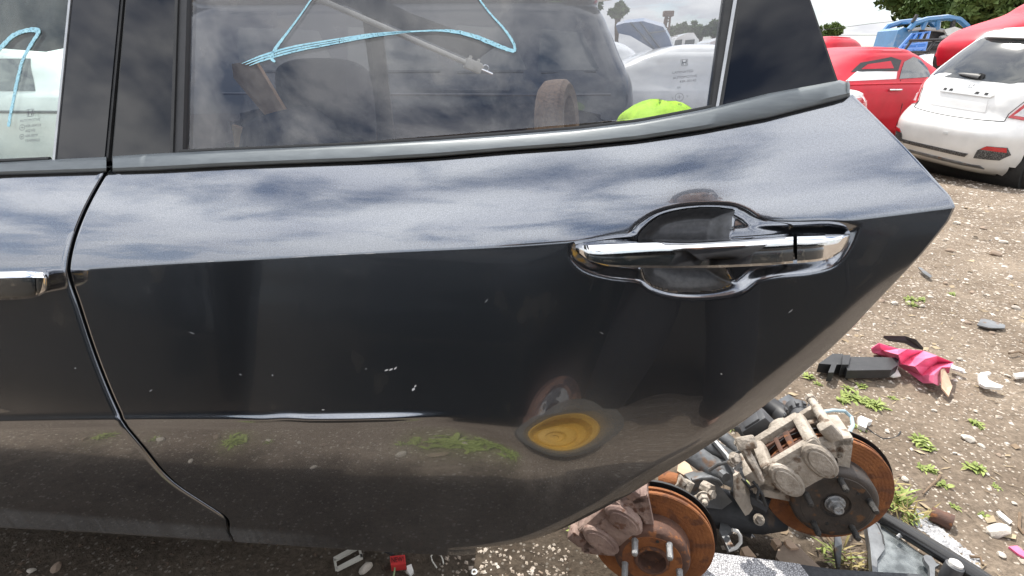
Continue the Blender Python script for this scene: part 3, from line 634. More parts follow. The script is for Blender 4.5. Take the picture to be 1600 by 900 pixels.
# ================================================================== ground
def dirt_mat():
    m = bpy.data.materials.new('dirt'); t, n, l, b = nodes_of(m); b.inputs['Roughness'].default_value = .95; b.inputs['Specular IOR Level'].default_value = .2
    tcn = n.new('ShaderNodeTexCoord'); V = tcn.outputs['Object']
    def nz(s, d=6, r=.6):
        q = n.new('ShaderNodeTexNoise'); q.inputs['Scale'].default_value = s; q.inputs['Detail'].default_value = d; q.inputs['Roughness'].default_value = r; l.new(V, q.inputs['Vector']); return q
    a, bb, c = nz(1.3), nz(11), nz(70, 8, .7)
    r1 = n.new('ShaderNodeValToRGB'); e = r1.color_ramp.elements; e[0].position = .33; e[0].color = (.128, .096, .070, 1); e[1].position = .68; e[1].color = (.300, .243, .186, 1)
    x = n.new('ShaderNodeMath'); x.operation = 'MULTIPLY_ADD'; x.inputs[1].default_value = .72; l.new(a.outputs['Fac'], x.inputs[0])
    y = n.new('ShaderNodeMath'); y.operation = 'MULTIPLY'; y.inputs[1].default_value = .30; l.new(bb.outputs['Fac'], y.inputs[0]); l.new(y.outputs[0], x.inputs[2]); l.new(x.outputs[0], r1.inputs[0])
    # grit: crumbs of pale stone and dark clods
    vo = n.new('ShaderNodeTexVoronoi'); vo.inputs['Scale'].default_value = 120; l.new(V, vo.inputs['Vector'])
    sp = n.new('ShaderNodeSeparateColor'); l.new(vo.outputs['Color'], sp.inputs[0])
    pale = n.new('ShaderNodeMath'); pale.operation = 'GREATER_THAN'; pale.inputs[1].default_value = .86; l.new(sp.outputs[0], pale.inputs[0])
    cl = n.new('ShaderNodeMath'); cl.operation = 'LESS_THAN'; cl.inputs[1].default_value = .45; l.new(vo.outputs['Distance'], cl.inputs[0])
    pc = n.new('ShaderNodeMath'); pc.operation = 'MULTIPLY'; l.new(pale.outputs[0], pc.inputs[0]); l.new(cl.outputs[0], pc.inputs[1])
    mm = n.new('ShaderNodeMix'); mm.data_type = 'RGBA'; l.new(pc.outputs[0], mm.inputs[0]); l.new(r1.outputs[0], mm.inputs[6]); mm.inputs[7].default_value = (.50, .44, .37, 1)
    dk = n.new('ShaderNodeMapRange'); dk.inputs['From Min'].default_value = .35; dk.inputs['From Max'].default_value = .6; dk.inputs['To Min'].default_value = .62; dk.inputs['To Max'].default_value = 1.1; l.new(c.outputs['Fac'], dk.inputs['Value'])
    mu = n.new('ShaderNodeVectorMath'); mu.operation = 'SCALE'; l.new(mm.outputs[2], mu.inputs[0]); l.new(dk.outputs[0], mu.inputs['Scale'])
    # soil darkened under and before the car to paint in its shade, uneven outline
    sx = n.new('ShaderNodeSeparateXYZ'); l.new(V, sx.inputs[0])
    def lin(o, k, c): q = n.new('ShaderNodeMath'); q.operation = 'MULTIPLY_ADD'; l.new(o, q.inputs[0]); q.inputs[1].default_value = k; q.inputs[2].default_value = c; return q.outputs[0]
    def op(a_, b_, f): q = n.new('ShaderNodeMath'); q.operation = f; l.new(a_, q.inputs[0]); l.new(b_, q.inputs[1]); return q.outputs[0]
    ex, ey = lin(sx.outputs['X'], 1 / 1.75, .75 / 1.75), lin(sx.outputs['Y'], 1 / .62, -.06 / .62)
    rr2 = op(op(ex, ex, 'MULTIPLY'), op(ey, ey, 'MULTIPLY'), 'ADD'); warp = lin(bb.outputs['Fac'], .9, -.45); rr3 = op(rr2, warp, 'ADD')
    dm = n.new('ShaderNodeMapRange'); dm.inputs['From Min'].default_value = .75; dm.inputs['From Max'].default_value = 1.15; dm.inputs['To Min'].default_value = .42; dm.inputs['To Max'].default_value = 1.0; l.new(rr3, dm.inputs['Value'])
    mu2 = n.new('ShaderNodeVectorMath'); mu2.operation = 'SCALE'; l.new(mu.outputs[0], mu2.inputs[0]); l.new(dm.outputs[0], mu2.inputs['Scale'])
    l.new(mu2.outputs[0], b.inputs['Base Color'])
    h = n.new('ShaderNodeMath'); h.operation = 'MULTIPLY_ADD'; h.inputs[1].default_value = .35; l.new(c.outputs['Fac'], h.inputs[0]); l.new(bb.outputs['Fac'], h.inputs[2])
    h2 = n.new('ShaderNodeMath'); h2.operation = 'MULTIPLY_ADD'; h2.inputs[1].default_value = .25; l.new(pc.outputs[0], h2.inputs[0]); l.new(h.outputs[0], h2.inputs[2])
    bp = n.new('ShaderNodeBump'); bp.inputs['Strength'].default_value = .9; bp.inputs['Distance'].default_value = .03; l.new(h2.outputs[0], bp.inputs['Height']); l.new(bp.outputs[0], b.inputs['Normal'])
    MATS['dirt'] = m
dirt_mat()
def gh(x, y):
    k = max(0, 1 - math.hypot(x - .5, y - .5) / 14)
    return k * (.018 * mnoise.noise((x * 1.7, y * 1.7, .3)) + .007 * mnoise.noise((x * 6, y * 6, 1.3)) + .0035 * mnoise.noise((x * 19, y * 19, 2.3)) + .002 * mnoise.noise((x * 45, y * 45, 5.1))) - .004 - .17 * float(sstep(1.8, 7.0, y))
def axis(lo, hi, step, far):
    a = list(np.arange(lo, hi, step)); o = []; s = step; q = hi
    while q < far: o.append(q); s *= 1.22; q += s
    o.append(far); i = []; s = step; q = lo
    while q > -far: s *= 1.22; q -= s; i.append(max(q, -far))
    return np.array(i[::-1] + a + o)
gxs, gys = axis(-1.3, 3.4, .018, 400), axis(-.9, 4.2, .018, 400)
gv = [(x, y, gh(x, y)) for y in gys for x in gxs]; nx_ = len(gxs)
gf = [(j * nx_ + i, j * nx_ + i + 1, (j + 1) * nx_ + i + 1, (j + 1) * nx_ + i) for j in range(len(gys) - 1) for i in range(nx_ - 1)]
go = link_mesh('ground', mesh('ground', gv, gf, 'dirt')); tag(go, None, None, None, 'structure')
# ---- gravel: thousands of small chips, nobody could count them
pmat('gravel_mix', (.52, .46, .39), (.27, .21, .16), 9, .9, c3=(.62, .57, .51), s3=16, f3=.53)
pmat('soil_crumb', (.13, .092, .064), (.07, .05, .036), 30, .95)
cube = np.array([(i, j, k) for i in (-1, 1) for j in (-1, 1) for k in (-1, 1)], float) * .6
octa = np.array([(1.15, 0, 0), (-1.15, 0, 0), (0, 1.15, 0), (0, -1.15, 0), (0, 0, 1.0), (0, 0, -.8)])
of = [(0, 2, 4), (2, 1, 4), (1, 3, 4), (3, 0, 4), (2, 0, 5), (1, 2, 5), (3, 1, 5), (0, 3, 5)]
def chips(n, gen):
    v = []; f = []
    for _ in range(n):
        x, y, s = gen(); k = len(v); a = rng.uniform(0, 6.28); ca, sa = math.cos(a), math.sin(a); q = octa * rng.uniform(.55, 1.2, (6, 3)) * np.array([1, rng.uniform(.5, 1), rng.uniform(.35, .7)]) * s
        z0 = gh(x, y) + s * .12
        for p in q: v.append((x + p[0] * ca - p[1] * sa, y + p[0] * sa + p[1] * ca, z0 + p[2]))
        f += [(a0 + k, b0 + k, c0 + k) for a0, b0, c0 in of]
    return v, f
def gen1():
    while True:
        r = rng.uniform(.9, 8.5) ** 1.0; an = rng.uniform(-.1, 1.35); x = r * math.cos(an); y = -.62 + r * math.sin(an)
        dens = .35 + .65 * max(0, min(1, .5 + 1.3 * mnoise.noise((x * .9, y * .9, 4))))
        if r > 2.2: dens = min(1, dens + .4)
        else: dens *= .55
        if rng.uniform() < dens: return x, y, (.0028 + .0028 * r ** .75) * rng.choice([.5, .7, 1, 1.6], p=[.35, .35, .22, .08])
v, f = chips(24000, gen1)
def gen2():
    x = rng.uniform(-1.3, 1.0); y = rng.uniform(-1.6, .9); return x, y, .004 * rng.choice([.5, .8, 1.3, 2.0], p=[.4, .35, .2, .05])
v2, f2 = chips(6000, gen2); sc2 = link_mesh('soil_crumbs', mesh('soil_crumbs', v2, f2, 'soil_crumb', False)); tag(sc2, 'brown soil crumbs strewn under and before the car', None, None, 'stuff')
def gen3():
    p = PZ(rng.uniform(690, 890), rng.uniform(850, 905)); return p[0], p[1], .0045 * rng.choice([.6, 1, 1.5], p=[.5, .35, .15])
v2, f2 = chips(160, gen3); k = len(v); v += v2; f += [tuple(i + k for i in q) for q in f2]
gr = link_mesh('gravel', mesh('gravel', v, f, 'gravel_mix', False)); tag(gr, 'pale and brown gravel chips strewn over the dirt', None, None, 'stuff')
# ---- stones one can pick out
pmat('pale_stone', (.60, .56, .50), (.40, .35, .29), 14, .9, bump=.3, bscale=60)
pmat('brown_stone', (.32, .25, .19), (.22, .16, .12), 14, .9, bump=.3, bscale=60)
def rock_mesh(name, seed, mat, flat=.6):
    bm = bmesh.new(); bmesh.ops.create_icosphere(bm, subdivisions=2, radius=1); r_ = random.Random(seed)
    for _ in range(7):
        d = Vector((r_.gauss(0, 1), r_.gauss(0, 1), r_.gauss(0, 1))).normalized(); lim = r_.uniform(.55, .85)
        for q in bm.verts:
            k = q.co.dot(d)
            if k > lim: q.co -= d * (k - lim)
    for q in bm.verts: q.co += q.co.normalized() * .06 * mnoise.noise(q.co * 2 + Vector((seed, 0, 0))); q.co.z *= flat
    me = bpy.data.meshes.new(name); bm.to_mesh(me); bm.free(); me.materials.append(MATS[mat]); me.polygons.foreach_set('use_smooth', [True] * len(me.polygons)); me.set_sharp_from_angle(angle=R(25)); return me
RK = [rock_mesh('stone', s, 'pale_stone' if s % 3 else 'brown_stone', .5 + .05 * s) for s in range(6)]
def stone(p, s, i=None, label='small pale stone lying on the brown dirt', group='small stones on the dirt'):
    o = bpy.data.objects.new('stone', RK[i if i is not None else int(rng.integers(6))]); COL.objects.link(o)
    o.location = (p[0], p[1], gh(p[0], p[1]) + s * .22); a = rng.uniform(0, 6.28); o.rotation_euler = (rng.uniform(-.2, .2), rng.uniform(-.2, .2), a); o.scale = (s, s * rng.uniform(.6, .95), s * rng.uniform(.7, 1))
    return tag(o, label, 'stone', group)
stone(PZ(1556, 833), .034, 1, 'pale lump of stone beside the pink and white scrap', None)
stone(PZ(1511, 689), .024, 2, 'pale rounded stone alone on bare dirt right of the brake discs', None)
stone(PZ(572, 888), .019, 4, 'whitish stone under the dark car beside the perforated strip', None)
for px, py, s in [(1485, 390, .03), (1497, 343, .03), (1556, 395, .035), (1397, 474, .02), (1450, 700, .011), (1412, 752, .012), (1525, 640, .010), (1540, 745, .009), (1583, 790, .008), (1490, 712, .008), (1460, 640, .011), (1378, 470, .016), (1425, 395, .02), (1512, 505, .016), (1540, 350, .03), (1570, 372, .03), (1580, 430, .022), (1520, 455, .02), (1345, 660, .012), (1385, 678, .011), (1560, 715, .01), (1500, 560, .013), (1575, 585, .013), (1425, 770, .010), (1407, 748, .012), (1452, 812, .009), (1563, 870, .012), (1532, 700, .012), (1493, 655, .008), (1420, 620, .010), (1590, 860, .010), (1230, 862, .010), (1588, 480, .02), (1478, 442, .02), (1440, 480, .016), (1550, 520, .014), (640, 891, .012), (845, 893, .008), (90, 889, .016), (50, 893, .012)]:
    stone(PZ(px, py), s)
# ---- weeds
pmat('leaf_bright', (.30, .355, .10), (.16, .21, .055), 40, .6, spec=.3); pmat('leaf_dry', (.40, .33, .13), (.30, .24, .10), 30, .7)
def weed_mesh(seed, n, ln, wd, mat, grass=False):
    r_ = random.Random(seed); v = []; f = []
    for _ in range(n):
        a = r_.uniform(0, 6.28); t = r_.uniform(.15, .9) if not grass else r_.uniform(.5, 1.2); L_ = ln * r_.uniform(.5, 1.1); w = wd * r_.uniform(.6, 1.1)
        st = Vector((r_.gauss(0, ln * .28), r_.gauss(0, ln * .28), 0)); d = Vector((math.cos(a), math.sin(a), 0)); s = Vector((-d.y, d.x, 0)); k = len(v)
        for i in range(4):
            q = i / 3; p = st + d * L_ * q * math.cos(t) + Vector((0, 0, L_ * (math.sin(t) * q - .25 * q * q * (1.2 if not grass else .9)) + .004)); ww = w * (math.sin(math.pi * min(.97, .12 + q * .85)))
            v += [p - s * ww + Vector((0, 0, ww * .35)), p, p + s * ww + Vector((0, 0, ww * .35))]
        for i in range(3):
            b = k + i * 3; f += [(b, b + 1, b + 4, b + 3), (b + 1, b + 2, b + 5, b + 4)]
    return mesh('weed', v, f, mat, True)
WD = [weed_mesh(1, 30, .036, .0055, 'leaf_bright'), weed_mesh(2, 20, .028, .005, 'leaf_bright'), weed_mesh(3, 44, .046, .006, 'leaf_bright'), weed_mesh(4, 30, .08, .0035, 'leaf_bright', True), weed_mesh(5, 26, .09, .003, 'leaf_dry', True)]
def weed(p, s=1.0, i=0, label='small green weed growing from the bare dirt', group='weeds on the bare dirt'):
    o = bpy.data.objects.new('weed', WD[i]); COL.objects.link(o); o.location = (p[0], p[1], gh(p[0], p[1]) - .002); o.rotation_euler = (0, 0, rng.uniform(0, 6.28)); o.scale = (s,) * 3
    return tag(o, label, 'weed', group)
for px, py, s, i in [(1332, 622, .9, 2), (1352, 630, .8, 0), (1368, 634, .9, 2), (1325, 606, .7, 1), (1348, 603, .7, 0), (1318, 628, .8, 0), (1432, 690, 1, 0), (1450, 702, .8, 0), (1441, 735, .7, 1), (1455, 738, .7, 0), (1472, 762, .8, 1), (1520, 735, .9, 0), (1531, 738, .6, 1), (1524, 662, .7, 0), (1532, 668, .5, 1), (1343, 672, .7, 1), (1420, 468, 1, 0), (1440, 470, 1, 1), (1426, 478, 1, 1), (1555, 765, .5, 1), (1488, 460, .9, 1), (1395, 620, .6, 1), (1534, 806, .5, 1), (1491, 795, .5, 1), (1265, 590, .8, 0), (1278, 600, .6, 1), (1375, 455, .9, 1)]:
    weed(PZ(px, py), s, i)
for px, py, s, i in [(1393, 786, 1.0, 3), (1405, 795, .9, 3), (1385, 772, .8, 4), (1412, 806, .8, 4), (1398, 775, .7, 2), (1420, 812, .6, 0)]:
    weed(PZ(px, py), s, i, 'tuft of yellow-green grass beside the lower right edge of the brake disc', 'grass tufts by the disc')
weed(PZ(908, 832), .75, 2, 'bright green seedling below the door beside the rusty disc', None)
for px, py, i in [(1137, 742, 3), (1150, 750, 0), (1146, 662, 2), (1240, 655, 2), (1228, 650, 0)]:
    weed(PZ(px, py), .9, i, 'green weed growing up between the suspension parts', 'weeds between the suspension parts')
weed(PZ(1308, 868), .8, 3, 'grass blades in the shade right of the pebbled foam panel', None); weed(PZ(1338, 880), .9, 4, 'dry straw blades in the shade by the window frame', None)
def mirror(px, py): p = PZ(px, py); return (p[0], -p[1] + .02)
for px, py, s, i in [(150, 690, .8, 0), (165, 685, .8, 1), (240, 690, .7, 1), (375, 690, .9, 2), (385, 684, .9, 0), (640, 690, .7, 1), (665, 686, .9, 0), (700, 690, 1, 2), (720, 697, 1, 0), (740, 688, 1, 2), (760, 700, 1, 0), (780, 705, 1, 2), (795, 695, .8, 1), (730, 680, .9, 1), (430, 690, .6, 1)]:
    weed(mirror(px, py), s, i, 'low green weed on the strip of dirt before the grey door', 'weeds before the grey door')
for px, py, s in [(345, 682, .018), (520, 694, .012), (560, 690, .012), (675, 684, .016), (710, 690, .02), (250, 690, .02), (120, 695, .016), (640, 712, .02), (480, 690, .01), (690, 712, .02), (430, 686, .012), (500, 740, .014), (300, 735, .013)]:
    stone(mirror(px, py), s, None, 'stone on the strip of dirt before the grey door', 'stones before the grey door')

# ---- each stone and weed named by the nearest landmark
LMK = [('black bumper bracket', 1345, 570), ('pink liner', 1435, 565), ('white C-shaped piece', 1545, 592), ('rusty pipe stub', 1470, 808), ('white connector', 1345, 665), ('grey torn sheet', 1548, 508), ('black trim strip', 1412, 532), ('rear tip of the grey door', 1470, 372), ('pale lump of stone', 1556, 833), ('pale rounded stone', 1511, 689), ('red tag', 622, 875), ('beige caliper', 1270, 660), ('white hatchback', 1560, 330)]
LMP = [(n, PZ(x, y)) for n, x, y in LMK]; ORD = ['nearest', 'second nearest', 'third nearest', 'fourth nearest', 'fifth nearest', 'sixth nearest', 'seventh nearest', 'eighth nearest', 'ninth nearest', 'tenth nearest']
for kind, text, grp in (('weed', 'small green weed on the dirt', 'weeds on the bare dirt'), ('stone', 'small pale stone on the dirt', 'small stones on the dirt')):
    by = {}
    for o in [o for o in COL.objects if o.get('group') == grp]:
        d = [(math.hypot(o.location.x - p[0], o.location.y - p[1]), n) for n, p in LMP]; m = min(d); by.setdefault(m[1], []).append((m[0], o.name))
    for n, L_ in by.items():
        for i, (_, nm_) in enumerate(sorted(L_)): bpy.data.objects[nm_]['label'] = f'{text}, {ORD[min(i, 9)]} to the {n}'
for grp, tx in (('grass tufts by the disc', 'yellow-green grass tuft right of the dark hub'), ('weeds between the suspension parts', 'green weed among the suspension parts')):
    L_ = sorted([(o.location.x, o.name) for o in COL.objects if o.get('group') == grp])
    for i, (_, nm_) in enumerate(L_): bpy.data.objects[nm_]['label'] = tx + ', ' + ['leftmost', 'second from left', 'third from left', 'fourth from left', 'fifth from left', 'rightmost'][i if i < len(L_) - 1 else 5]
# ---- dry litter: straw, flakes of leaf and dark crumbs
pmat('litter', (.42, .34, .22), (.16, .11, .07), 6, .9, c3=(.06, .05, .04), s3=5, f3=.56)
v = []; f = []
for _ in range(3600):
    r_ = rng.uniform(1.0, 6.5); an = rng.uniform(-.05, 1.3); x = r_ * math.cos(an); y = -.62 + r_ * math.sin(an)
    if mnoise.noise((x * 1.3, y * 1.3, 9)) < rng.uniform(-.5, .35): continue
    L_ = rng.uniform(.006, .03) * (1 + .25 * r_); w = L_ * rng.choice([.05, .08, .3]); a = rng.uniform(0, 6.28); d = np.array([math.cos(a), math.sin(a), rng.uniform(-.1, .25)]); s_ = np.array([-d[1], d[0], rng.uniform(-.3, .3)]); c = np.array([x, y, gh(x, y) + .003]); k = len(v)
    v += [c - d * L_ / 2, c + s_ * w, c + d * L_ / 2, c - s_ * w]; f.append((k, k + 1, k + 2, k + 3))
lt = link_mesh('dry_litter', mesh('dry_litter', v, f, 'litter', False)); tag(lt, 'dry straw and leaf flakes strewn over the dirt', None, None, 'stuff')
# ================================================================== brake assemblies and scrap on the ground
pmat('rust_bright', (.31, .12, .042), (.19, .07, .028), 20, .8, .15, bump=.25, bscale=220, c3=(.15, .062, .032), s3=34, f3=.53)
pmat('rust_dark', (.15, .075, .05), (.085, .05, .04), 22, .75, .25, bump=.2, bscale=160, c3=(.27, .11, .045), s3=60, f3=.58)
pmat('hub_dark', (.085, .072, .064), (.05, .045, .042), 24, .55, .45, bump=.15, bscale=200, c3=(.16, .09, .05), s3=45, f3=.60)
pmat('cast_beige', (.48, .43, .37), (.30, .26, .215), 20, .7, .15, bump=.4, bscale=140, c3=(.17, .12, .085), s3=38, f3=.58)
pmat('cast_pink', (.36, .26, .22), (.22, .15, .13), 24, .75, .15, bump=.35, bscale=120, c3=(.16, .085, .06), s3=50, f3=.57)
pmat('stud_steel', (.46, .47, .48), (.32, .32, .32), 60, .4, .9, bump=.5, bscale=500, stretch=(1, 1, 1))
pmat('stud_dark', (.09, .085, .08), (.05, .05, .05), 60, .45, .7, bump=.5, bscale=500)
pmat('grey_plastic', (.085, .088, .095), (.06, .062, .068), 20, .5, bump=.1, bscale=260)
pmat('grey_steel', (.24, .25, .26), (.14, .145, .15), 14, .5, .6, bump=.15, bscale=90, c3=(.20, .13, .09), s3=25, f3=.62)
pmat('dark_steel', (.07, .072, .075), (.045, .046, .05), 14, .55, .4, bump=.15, bscale=90, c3=(.13, .10, .08), s3=20, f3=.60)
def view_axis(px, py, t, dirx, tilt):
    """place and axis of a disc seen at a pixel: tilt from the sight line towards an image direction"""
    o = PD(px, py, t); s = o - CAM; s /= np.linalg.norm(s); d = rt * dirx[0] - up * dirx[1]; d -= s * (d @ s); d /= np.linalg.norm(d)
    return o, -s * math.cos(R(tilt)) + d * math.sin(R(tilt))
def in_plane(o, ax, dirx):
    d = rt * dirx[0] - up * dirx[1]; d = d - ax * (d @ ax); return d / np.linalg.norm(d)
def arc(r0, r1, a0, a1, n=10): return [(r1 * math.cos(a), r1 * math.sin(a)) for a in np.linspace(a0, a1, n)] + [(r0 * math.cos(a), r0 * math.sin(a)) for a in np.linspace(a1, a0, n)]
def brake(name, label, o, ax, xdir, Rd, hatr, hath, m_disc, m_hat, m_stud, m_cal, m_face, nut, stud_len, stud_rot, epb):
    t = thing(name, label, 'brake assembly', tuple(o)); M = frame(o, ax, xdir)
    mb = MB(); mb.lathe([(hatr - .004, 0)] + [(hatr + (Rd - .006 - hatr) * i / 16, (.0005 if i % 3 == 0 else -.0003 if i % 3 == 1 else 0.0)) for i in range(1, 17)] + [(Rd - .002, 0), (Rd, -.002), (Rd, -.008), (Rd - .010, -.009), (Rd - .010, -.015), (Rd, -.016), (Rd, -.022), (Rd - .002, -.024), (hatr - .004, -.024)], 72, M, True)
    d = mb.build('disc', m_disc, t)
    # vanes between the two rubbing plates
    mb = MB()
    for k in range(36):
        a = 2 * math.pi * k / 36; mb.box((0, 0, 0), (.05, .004, .007), M @ Matrix.Rotation(a, 4, 'Z') @ Matrix.Translation((Rd - .030, 0, -.012)))
    mb.build('cooling_vanes', m_hat, d)['kind'] = 'stuff'
    mb = MB(); mb.lathe([(hatr - .002, -.010), (hatr, .002), (hatr - .0015, hath - .010), (hatr - .005, hath - .003), (hatr - .010, hath), (hatr - .016, hath + .001)] + ([(.034, hath + .001), (.033, hath + .006), (.029, hath + .006), (.028, hath - .006), (.026, hath - .022), (.0, hath - .024)] if not nut else [(.030, hath), (.028, hath - .004), (.020, hath - .006), (0, hath - .006)]), 64, M)
    hat = mb.build('hub', m_hat, t)
    mb = MB(); mb.lathe([(.036 if not nut else .031, hath + .0012), (hatr - .019, hath + .0018), (hatr - .017, hath + .0004)], 64, M); mb.build('hub_face', m_face, hat)
    for k in range(5):
        a = stud_rot + 2 * math.pi * k / 5; c = Vector((.057 * math.cos(a) * hatr / .078, .057 * math.sin(a) * hatr / .078, hath))
        mb = MB(); mb.lathe([(.0075, 0), (.0068, .004), (.0062, .006)] + [(.0062 + (.0005 if i % 2 else -.0002), .006 + i * .0016) for i in range(int(stud_len / .0016))] + [(.0052, stud_len + .008), (0, stud_len + .009)], 14, M @ Matrix.Translation(c)); mb.build('wheel_stud', m_stud, t)
        mb = MB(); a2 = a + .42; mb.lathe([(.0035, .0015), (.0035, .0025), (.001, .0026), (0, .0012)], 10, M @ Matrix.Translation((.052 * math.cos(a2), .052 * math.sin(a2), hath)));
        if k in (1, 3): mb.build('dowel_hole', 'stud_dark', hat)
    if nut:
        mb = MB(); mb.prism([(.0175 * math.cos(a), .0175 * math.sin(a)) for a in np.linspace(0, 2 * math.pi, 7)[:-1]], .014, M @ Matrix.Translation((0, 0, hath - .006)), .002); mb.lathe([(.021, hath - .005), (.021, hath - .002), (.012, hath - .001)], 24, M); mb.lathe([(.0105, hath), (.0105, hath + .020), (.008, hath + .021), (.0055, hath + .018), (0, hath + .018)], 20, M); mb.build('hub_nut', 'stud_steel', t)
    # splash shield behind the disc
    mb = MB(); mb.lathe([(.05, -.046), (Rd - .01, -.042), (Rd + .006, -.036), (Rd + .008, -.028), (Rd + .006, -.029), (Rd - .01, -.044), (.05, -.048)], 48, M, True); mb.build('splash_shield', 'dark_steel', t)
    mb = MB(); mb.tube([M @ Vector((0, 0, z)) for z in (-.03, -.055, -.10, -.12)], [.045, .042, .034, .02], 20); mb.build('wheel_bearing', m_hat, t)
    return t, M
def caliper(t, M, Rd, mat, mat2, epb, cs=1.0):
    """sits over the rim towards local +x"""
    # bracket: two curved bars with ears
    M = M @ Matrix.Translation((Rd - .012, 0, 0)) @ Matrix.Scale(cs, 4) @ Matrix.Translation((-Rd, 0, 0))
    br = MB()
    for z0, th in ((.014, .014), (-.048, .014)):
        br.prism(arc(Rd - .018, Rd + .020, -.62, .62, 14), th, M @ Matrix.Translation((0, 0, z0)), .002)
        for s in (-1, 1): br.prism(arc(Rd - .058, Rd + .02, s * .62 - .10, s * .62 + .10, 5), th, M @ Matrix.Translation((0, 0, z0)), .002)
    for s in (-1, 1): br.prism(arc(Rd + .006, Rd + .024, s * .60 - .11, s * .60 + .11, 5), .076, M @ Matrix.Translation((0, 0, -.048)), .003)
    b = br.build('caliper_bracket', mat, t)
    cal = MB()
    # bridge over the rim, with an opening in the middle
    for y0, w in ((-.046, .022), (.046, .022)): cal.box((Rd + .020, y0, -.008), (.022, w, .088), M, .006)
    cal.box((Rd + .018, 0, -.048), (.028, .10, .022), M, .006); cal.box((Rd + .014, 0, .030), (.030, .11, .018), M, .006)
    cal.box((Rd - .016, 0, .036), (.06, .050, .014), M, .004)
    c = cal.build('caliper_body', mat, t)
    # two rounded outer fingers with cast rims
    for y0 in (-.034, .034):
        mb = MB(); el = [(Rd - .012 + .040 * math.cos(a), y0 + .023 * math.sin(a)) for a in np.linspace(0, 2 * math.pi, 21)[:-1]]
        mb.prism(el, .018, M @ Matrix.Translation((0, 0, .030)), .004); fo = mb.build('caliper_finger', mat, c)
        mb = MB(); el = [(Rd - .012 + .030 * math.cos(a), y0 + .015 * math.sin(a)) for a in np.linspace(0, 2 * math.pi, 21)[:-1]]; mb.prism(el, .0025, M @ Matrix.Translation((0, 0, .048)), .001); mb.build('cast_boss', mat, c)
    # pads seen in the opening
    for z0 in (.004, -.036):
        mb = MB(); mb.box((Rd - .008, 0, z0 + .003), (.052, .082, .010), M, .002); mb.build('brake_pad', 'rust_dark', t)
    mb = MB(); mb.box((Rd + .022, -.012, -.005), (.004, .012, .050), M, .001); mb.box((Rd + .022, .010, -.005), (.004, .008, .050), M, .001); mb.build('pad_spring', 'rust_dark', c)
    # piston housing and slide pins
    mb = MB(); mb.tube([M @ Vector((Rd - .012, 0, z)) for z in (-.05, -.058, -.092, -.098)], [.034, .036, .035, .028], 20); mb.build('piston_housing', mat, c)
    for s in (-1, 1):
        mb = MB(); mb.tube([M @ Vector((Rd + .020, s * .084, z)) for z in (-.075, -.05, -.048, .006, .012)], [.0085, .0085, .011, .011, .008], 12); mb.prism([(Rd + .020 + .010 * math.cos(a), s * .084 + .010 * math.sin(a)) for a in np.linspace(0, 2 * math.pi, 7)[:-1]], .010, M @ Matrix.Translation((0, 0, -.088)), .0015); mb.box((Rd + .010, s * .070, -.056), (.026, .04, .014), M, .004); mb.build('slide_pin', mat2, c)
        mb = MB(); mb.box((Rd + .012, s * .080, .018), (.036, .026, .026), M, .006); mb.build('bracket_ear', mat, b)
    if epb:
        mb = MB(); mb.box((Rd + .002, .038, -.118), (.060, .062, .050), M, .008); mb.box((Rd + .030, .038, -.112), (.010, .036, .030), M, .003); mb.build('parking_brake_motor', 'grey_plastic', c)
        mb = MB(); mb.tube([M @ Vector((Rd + .002, -.046, z)) for z in (-.055, -.064, -.065, -.082, -.083, -.112, -.116)], [.018, .018, .023, .023, .025, .025, .020], 20)
        for k in range(12):
            a = 2 * math.pi * k / 12; mb.box((0, 0, 0), (.004, .006, .012), M @ Matrix.Translation((Rd + .002 + .0255 * math.cos(a), -.046 + .0255 * math.sin(a), -.090)) @ Matrix.Rotation(a, 4, 'Z'))
        mb.build('actuator_cap', 'grey_plastic', c)
    return c
oB, aB = view_axis(1293, 765, 1.17, (.47, .88), 40); xB = in_plane(oB, aB, (-.70, -.75))
tB, MB_ = brake('brake_assembly', 'brake disc with dark hub and large beige caliper, upper of two by the door', oB, aB, xB, .134, .089, .050, 'rust_bright', 'hub_dark', 'stud_dark', 'cast_beige', 'hub_dark', True, .030, .5, True)
caliper(tB, MB_, .134, 'cast_beige', 'cast_beige', True, 1.2)
oA, aA = view_axis(1018, 848, 1.10, (.02, 1.0), 44); xA = in_plane(oA, aA, (-.80, -.60))
tA, MA_ = brake('brake_assembly', 'rusty orange brake disc with bright studs and pinkish caliper under the door', oA, aA, xA, .128, .078, .046, 'rust_bright', 'rust_dark', 'stud_steel', 'cast_pink', 'rust_bright', False, .030, 1.0, False)
caliper(tA, MA_, .128, 'cast_pink', 'cast_pink', False, 1.1)
# arms and links behind the two hubs
AX = thing('suspension_subframe', 'dark grey steel suspension subframe lying between the two brake discs', 'subframe', tuple(PZ(1140, 800)))
def poly3(pts): return [PD(*p) for p in pts]
mb = MB(); mb.tube(poly3([(1050, 772, 1.36), (1090, 785, 1.33), (1140, 798, 1.31), (1190, 805, 1.30), (1225, 806, 1.30)]), [.045, .05, .05, .045, .035], 14, flat=.55); cmb_ = mb.build('cross_beam', 'dark_steel', AX)
def plate(pts, n3, th, name, mat, parent):
    q = poly3(pts); mb = MB(); k = len(q); off_ = np.array(n3) * th; mb.add(list(q) + [p - off_ for p in q], [tuple(range(k)), tuple(range(2 * k - 1, k - 1, -1))] + [(i, (i + 1) % k, k + (i + 1) % k, k + i) for i in range(k)]); return mb.build(name, mat, parent, smooth=False)
TC = -fw
plate([(1080, 752, 1.26), (1092, 748, 1.26), (1108, 747, 1.26), (1120, 752, 1.26), (1128, 764, 1.26), (1144, 784, 1.26), (1128, 796, 1.27), (1096, 792, 1.27), (1078, 772, 1.27)], TC, .05, 'spring_seat', 'grey_steel', AX)
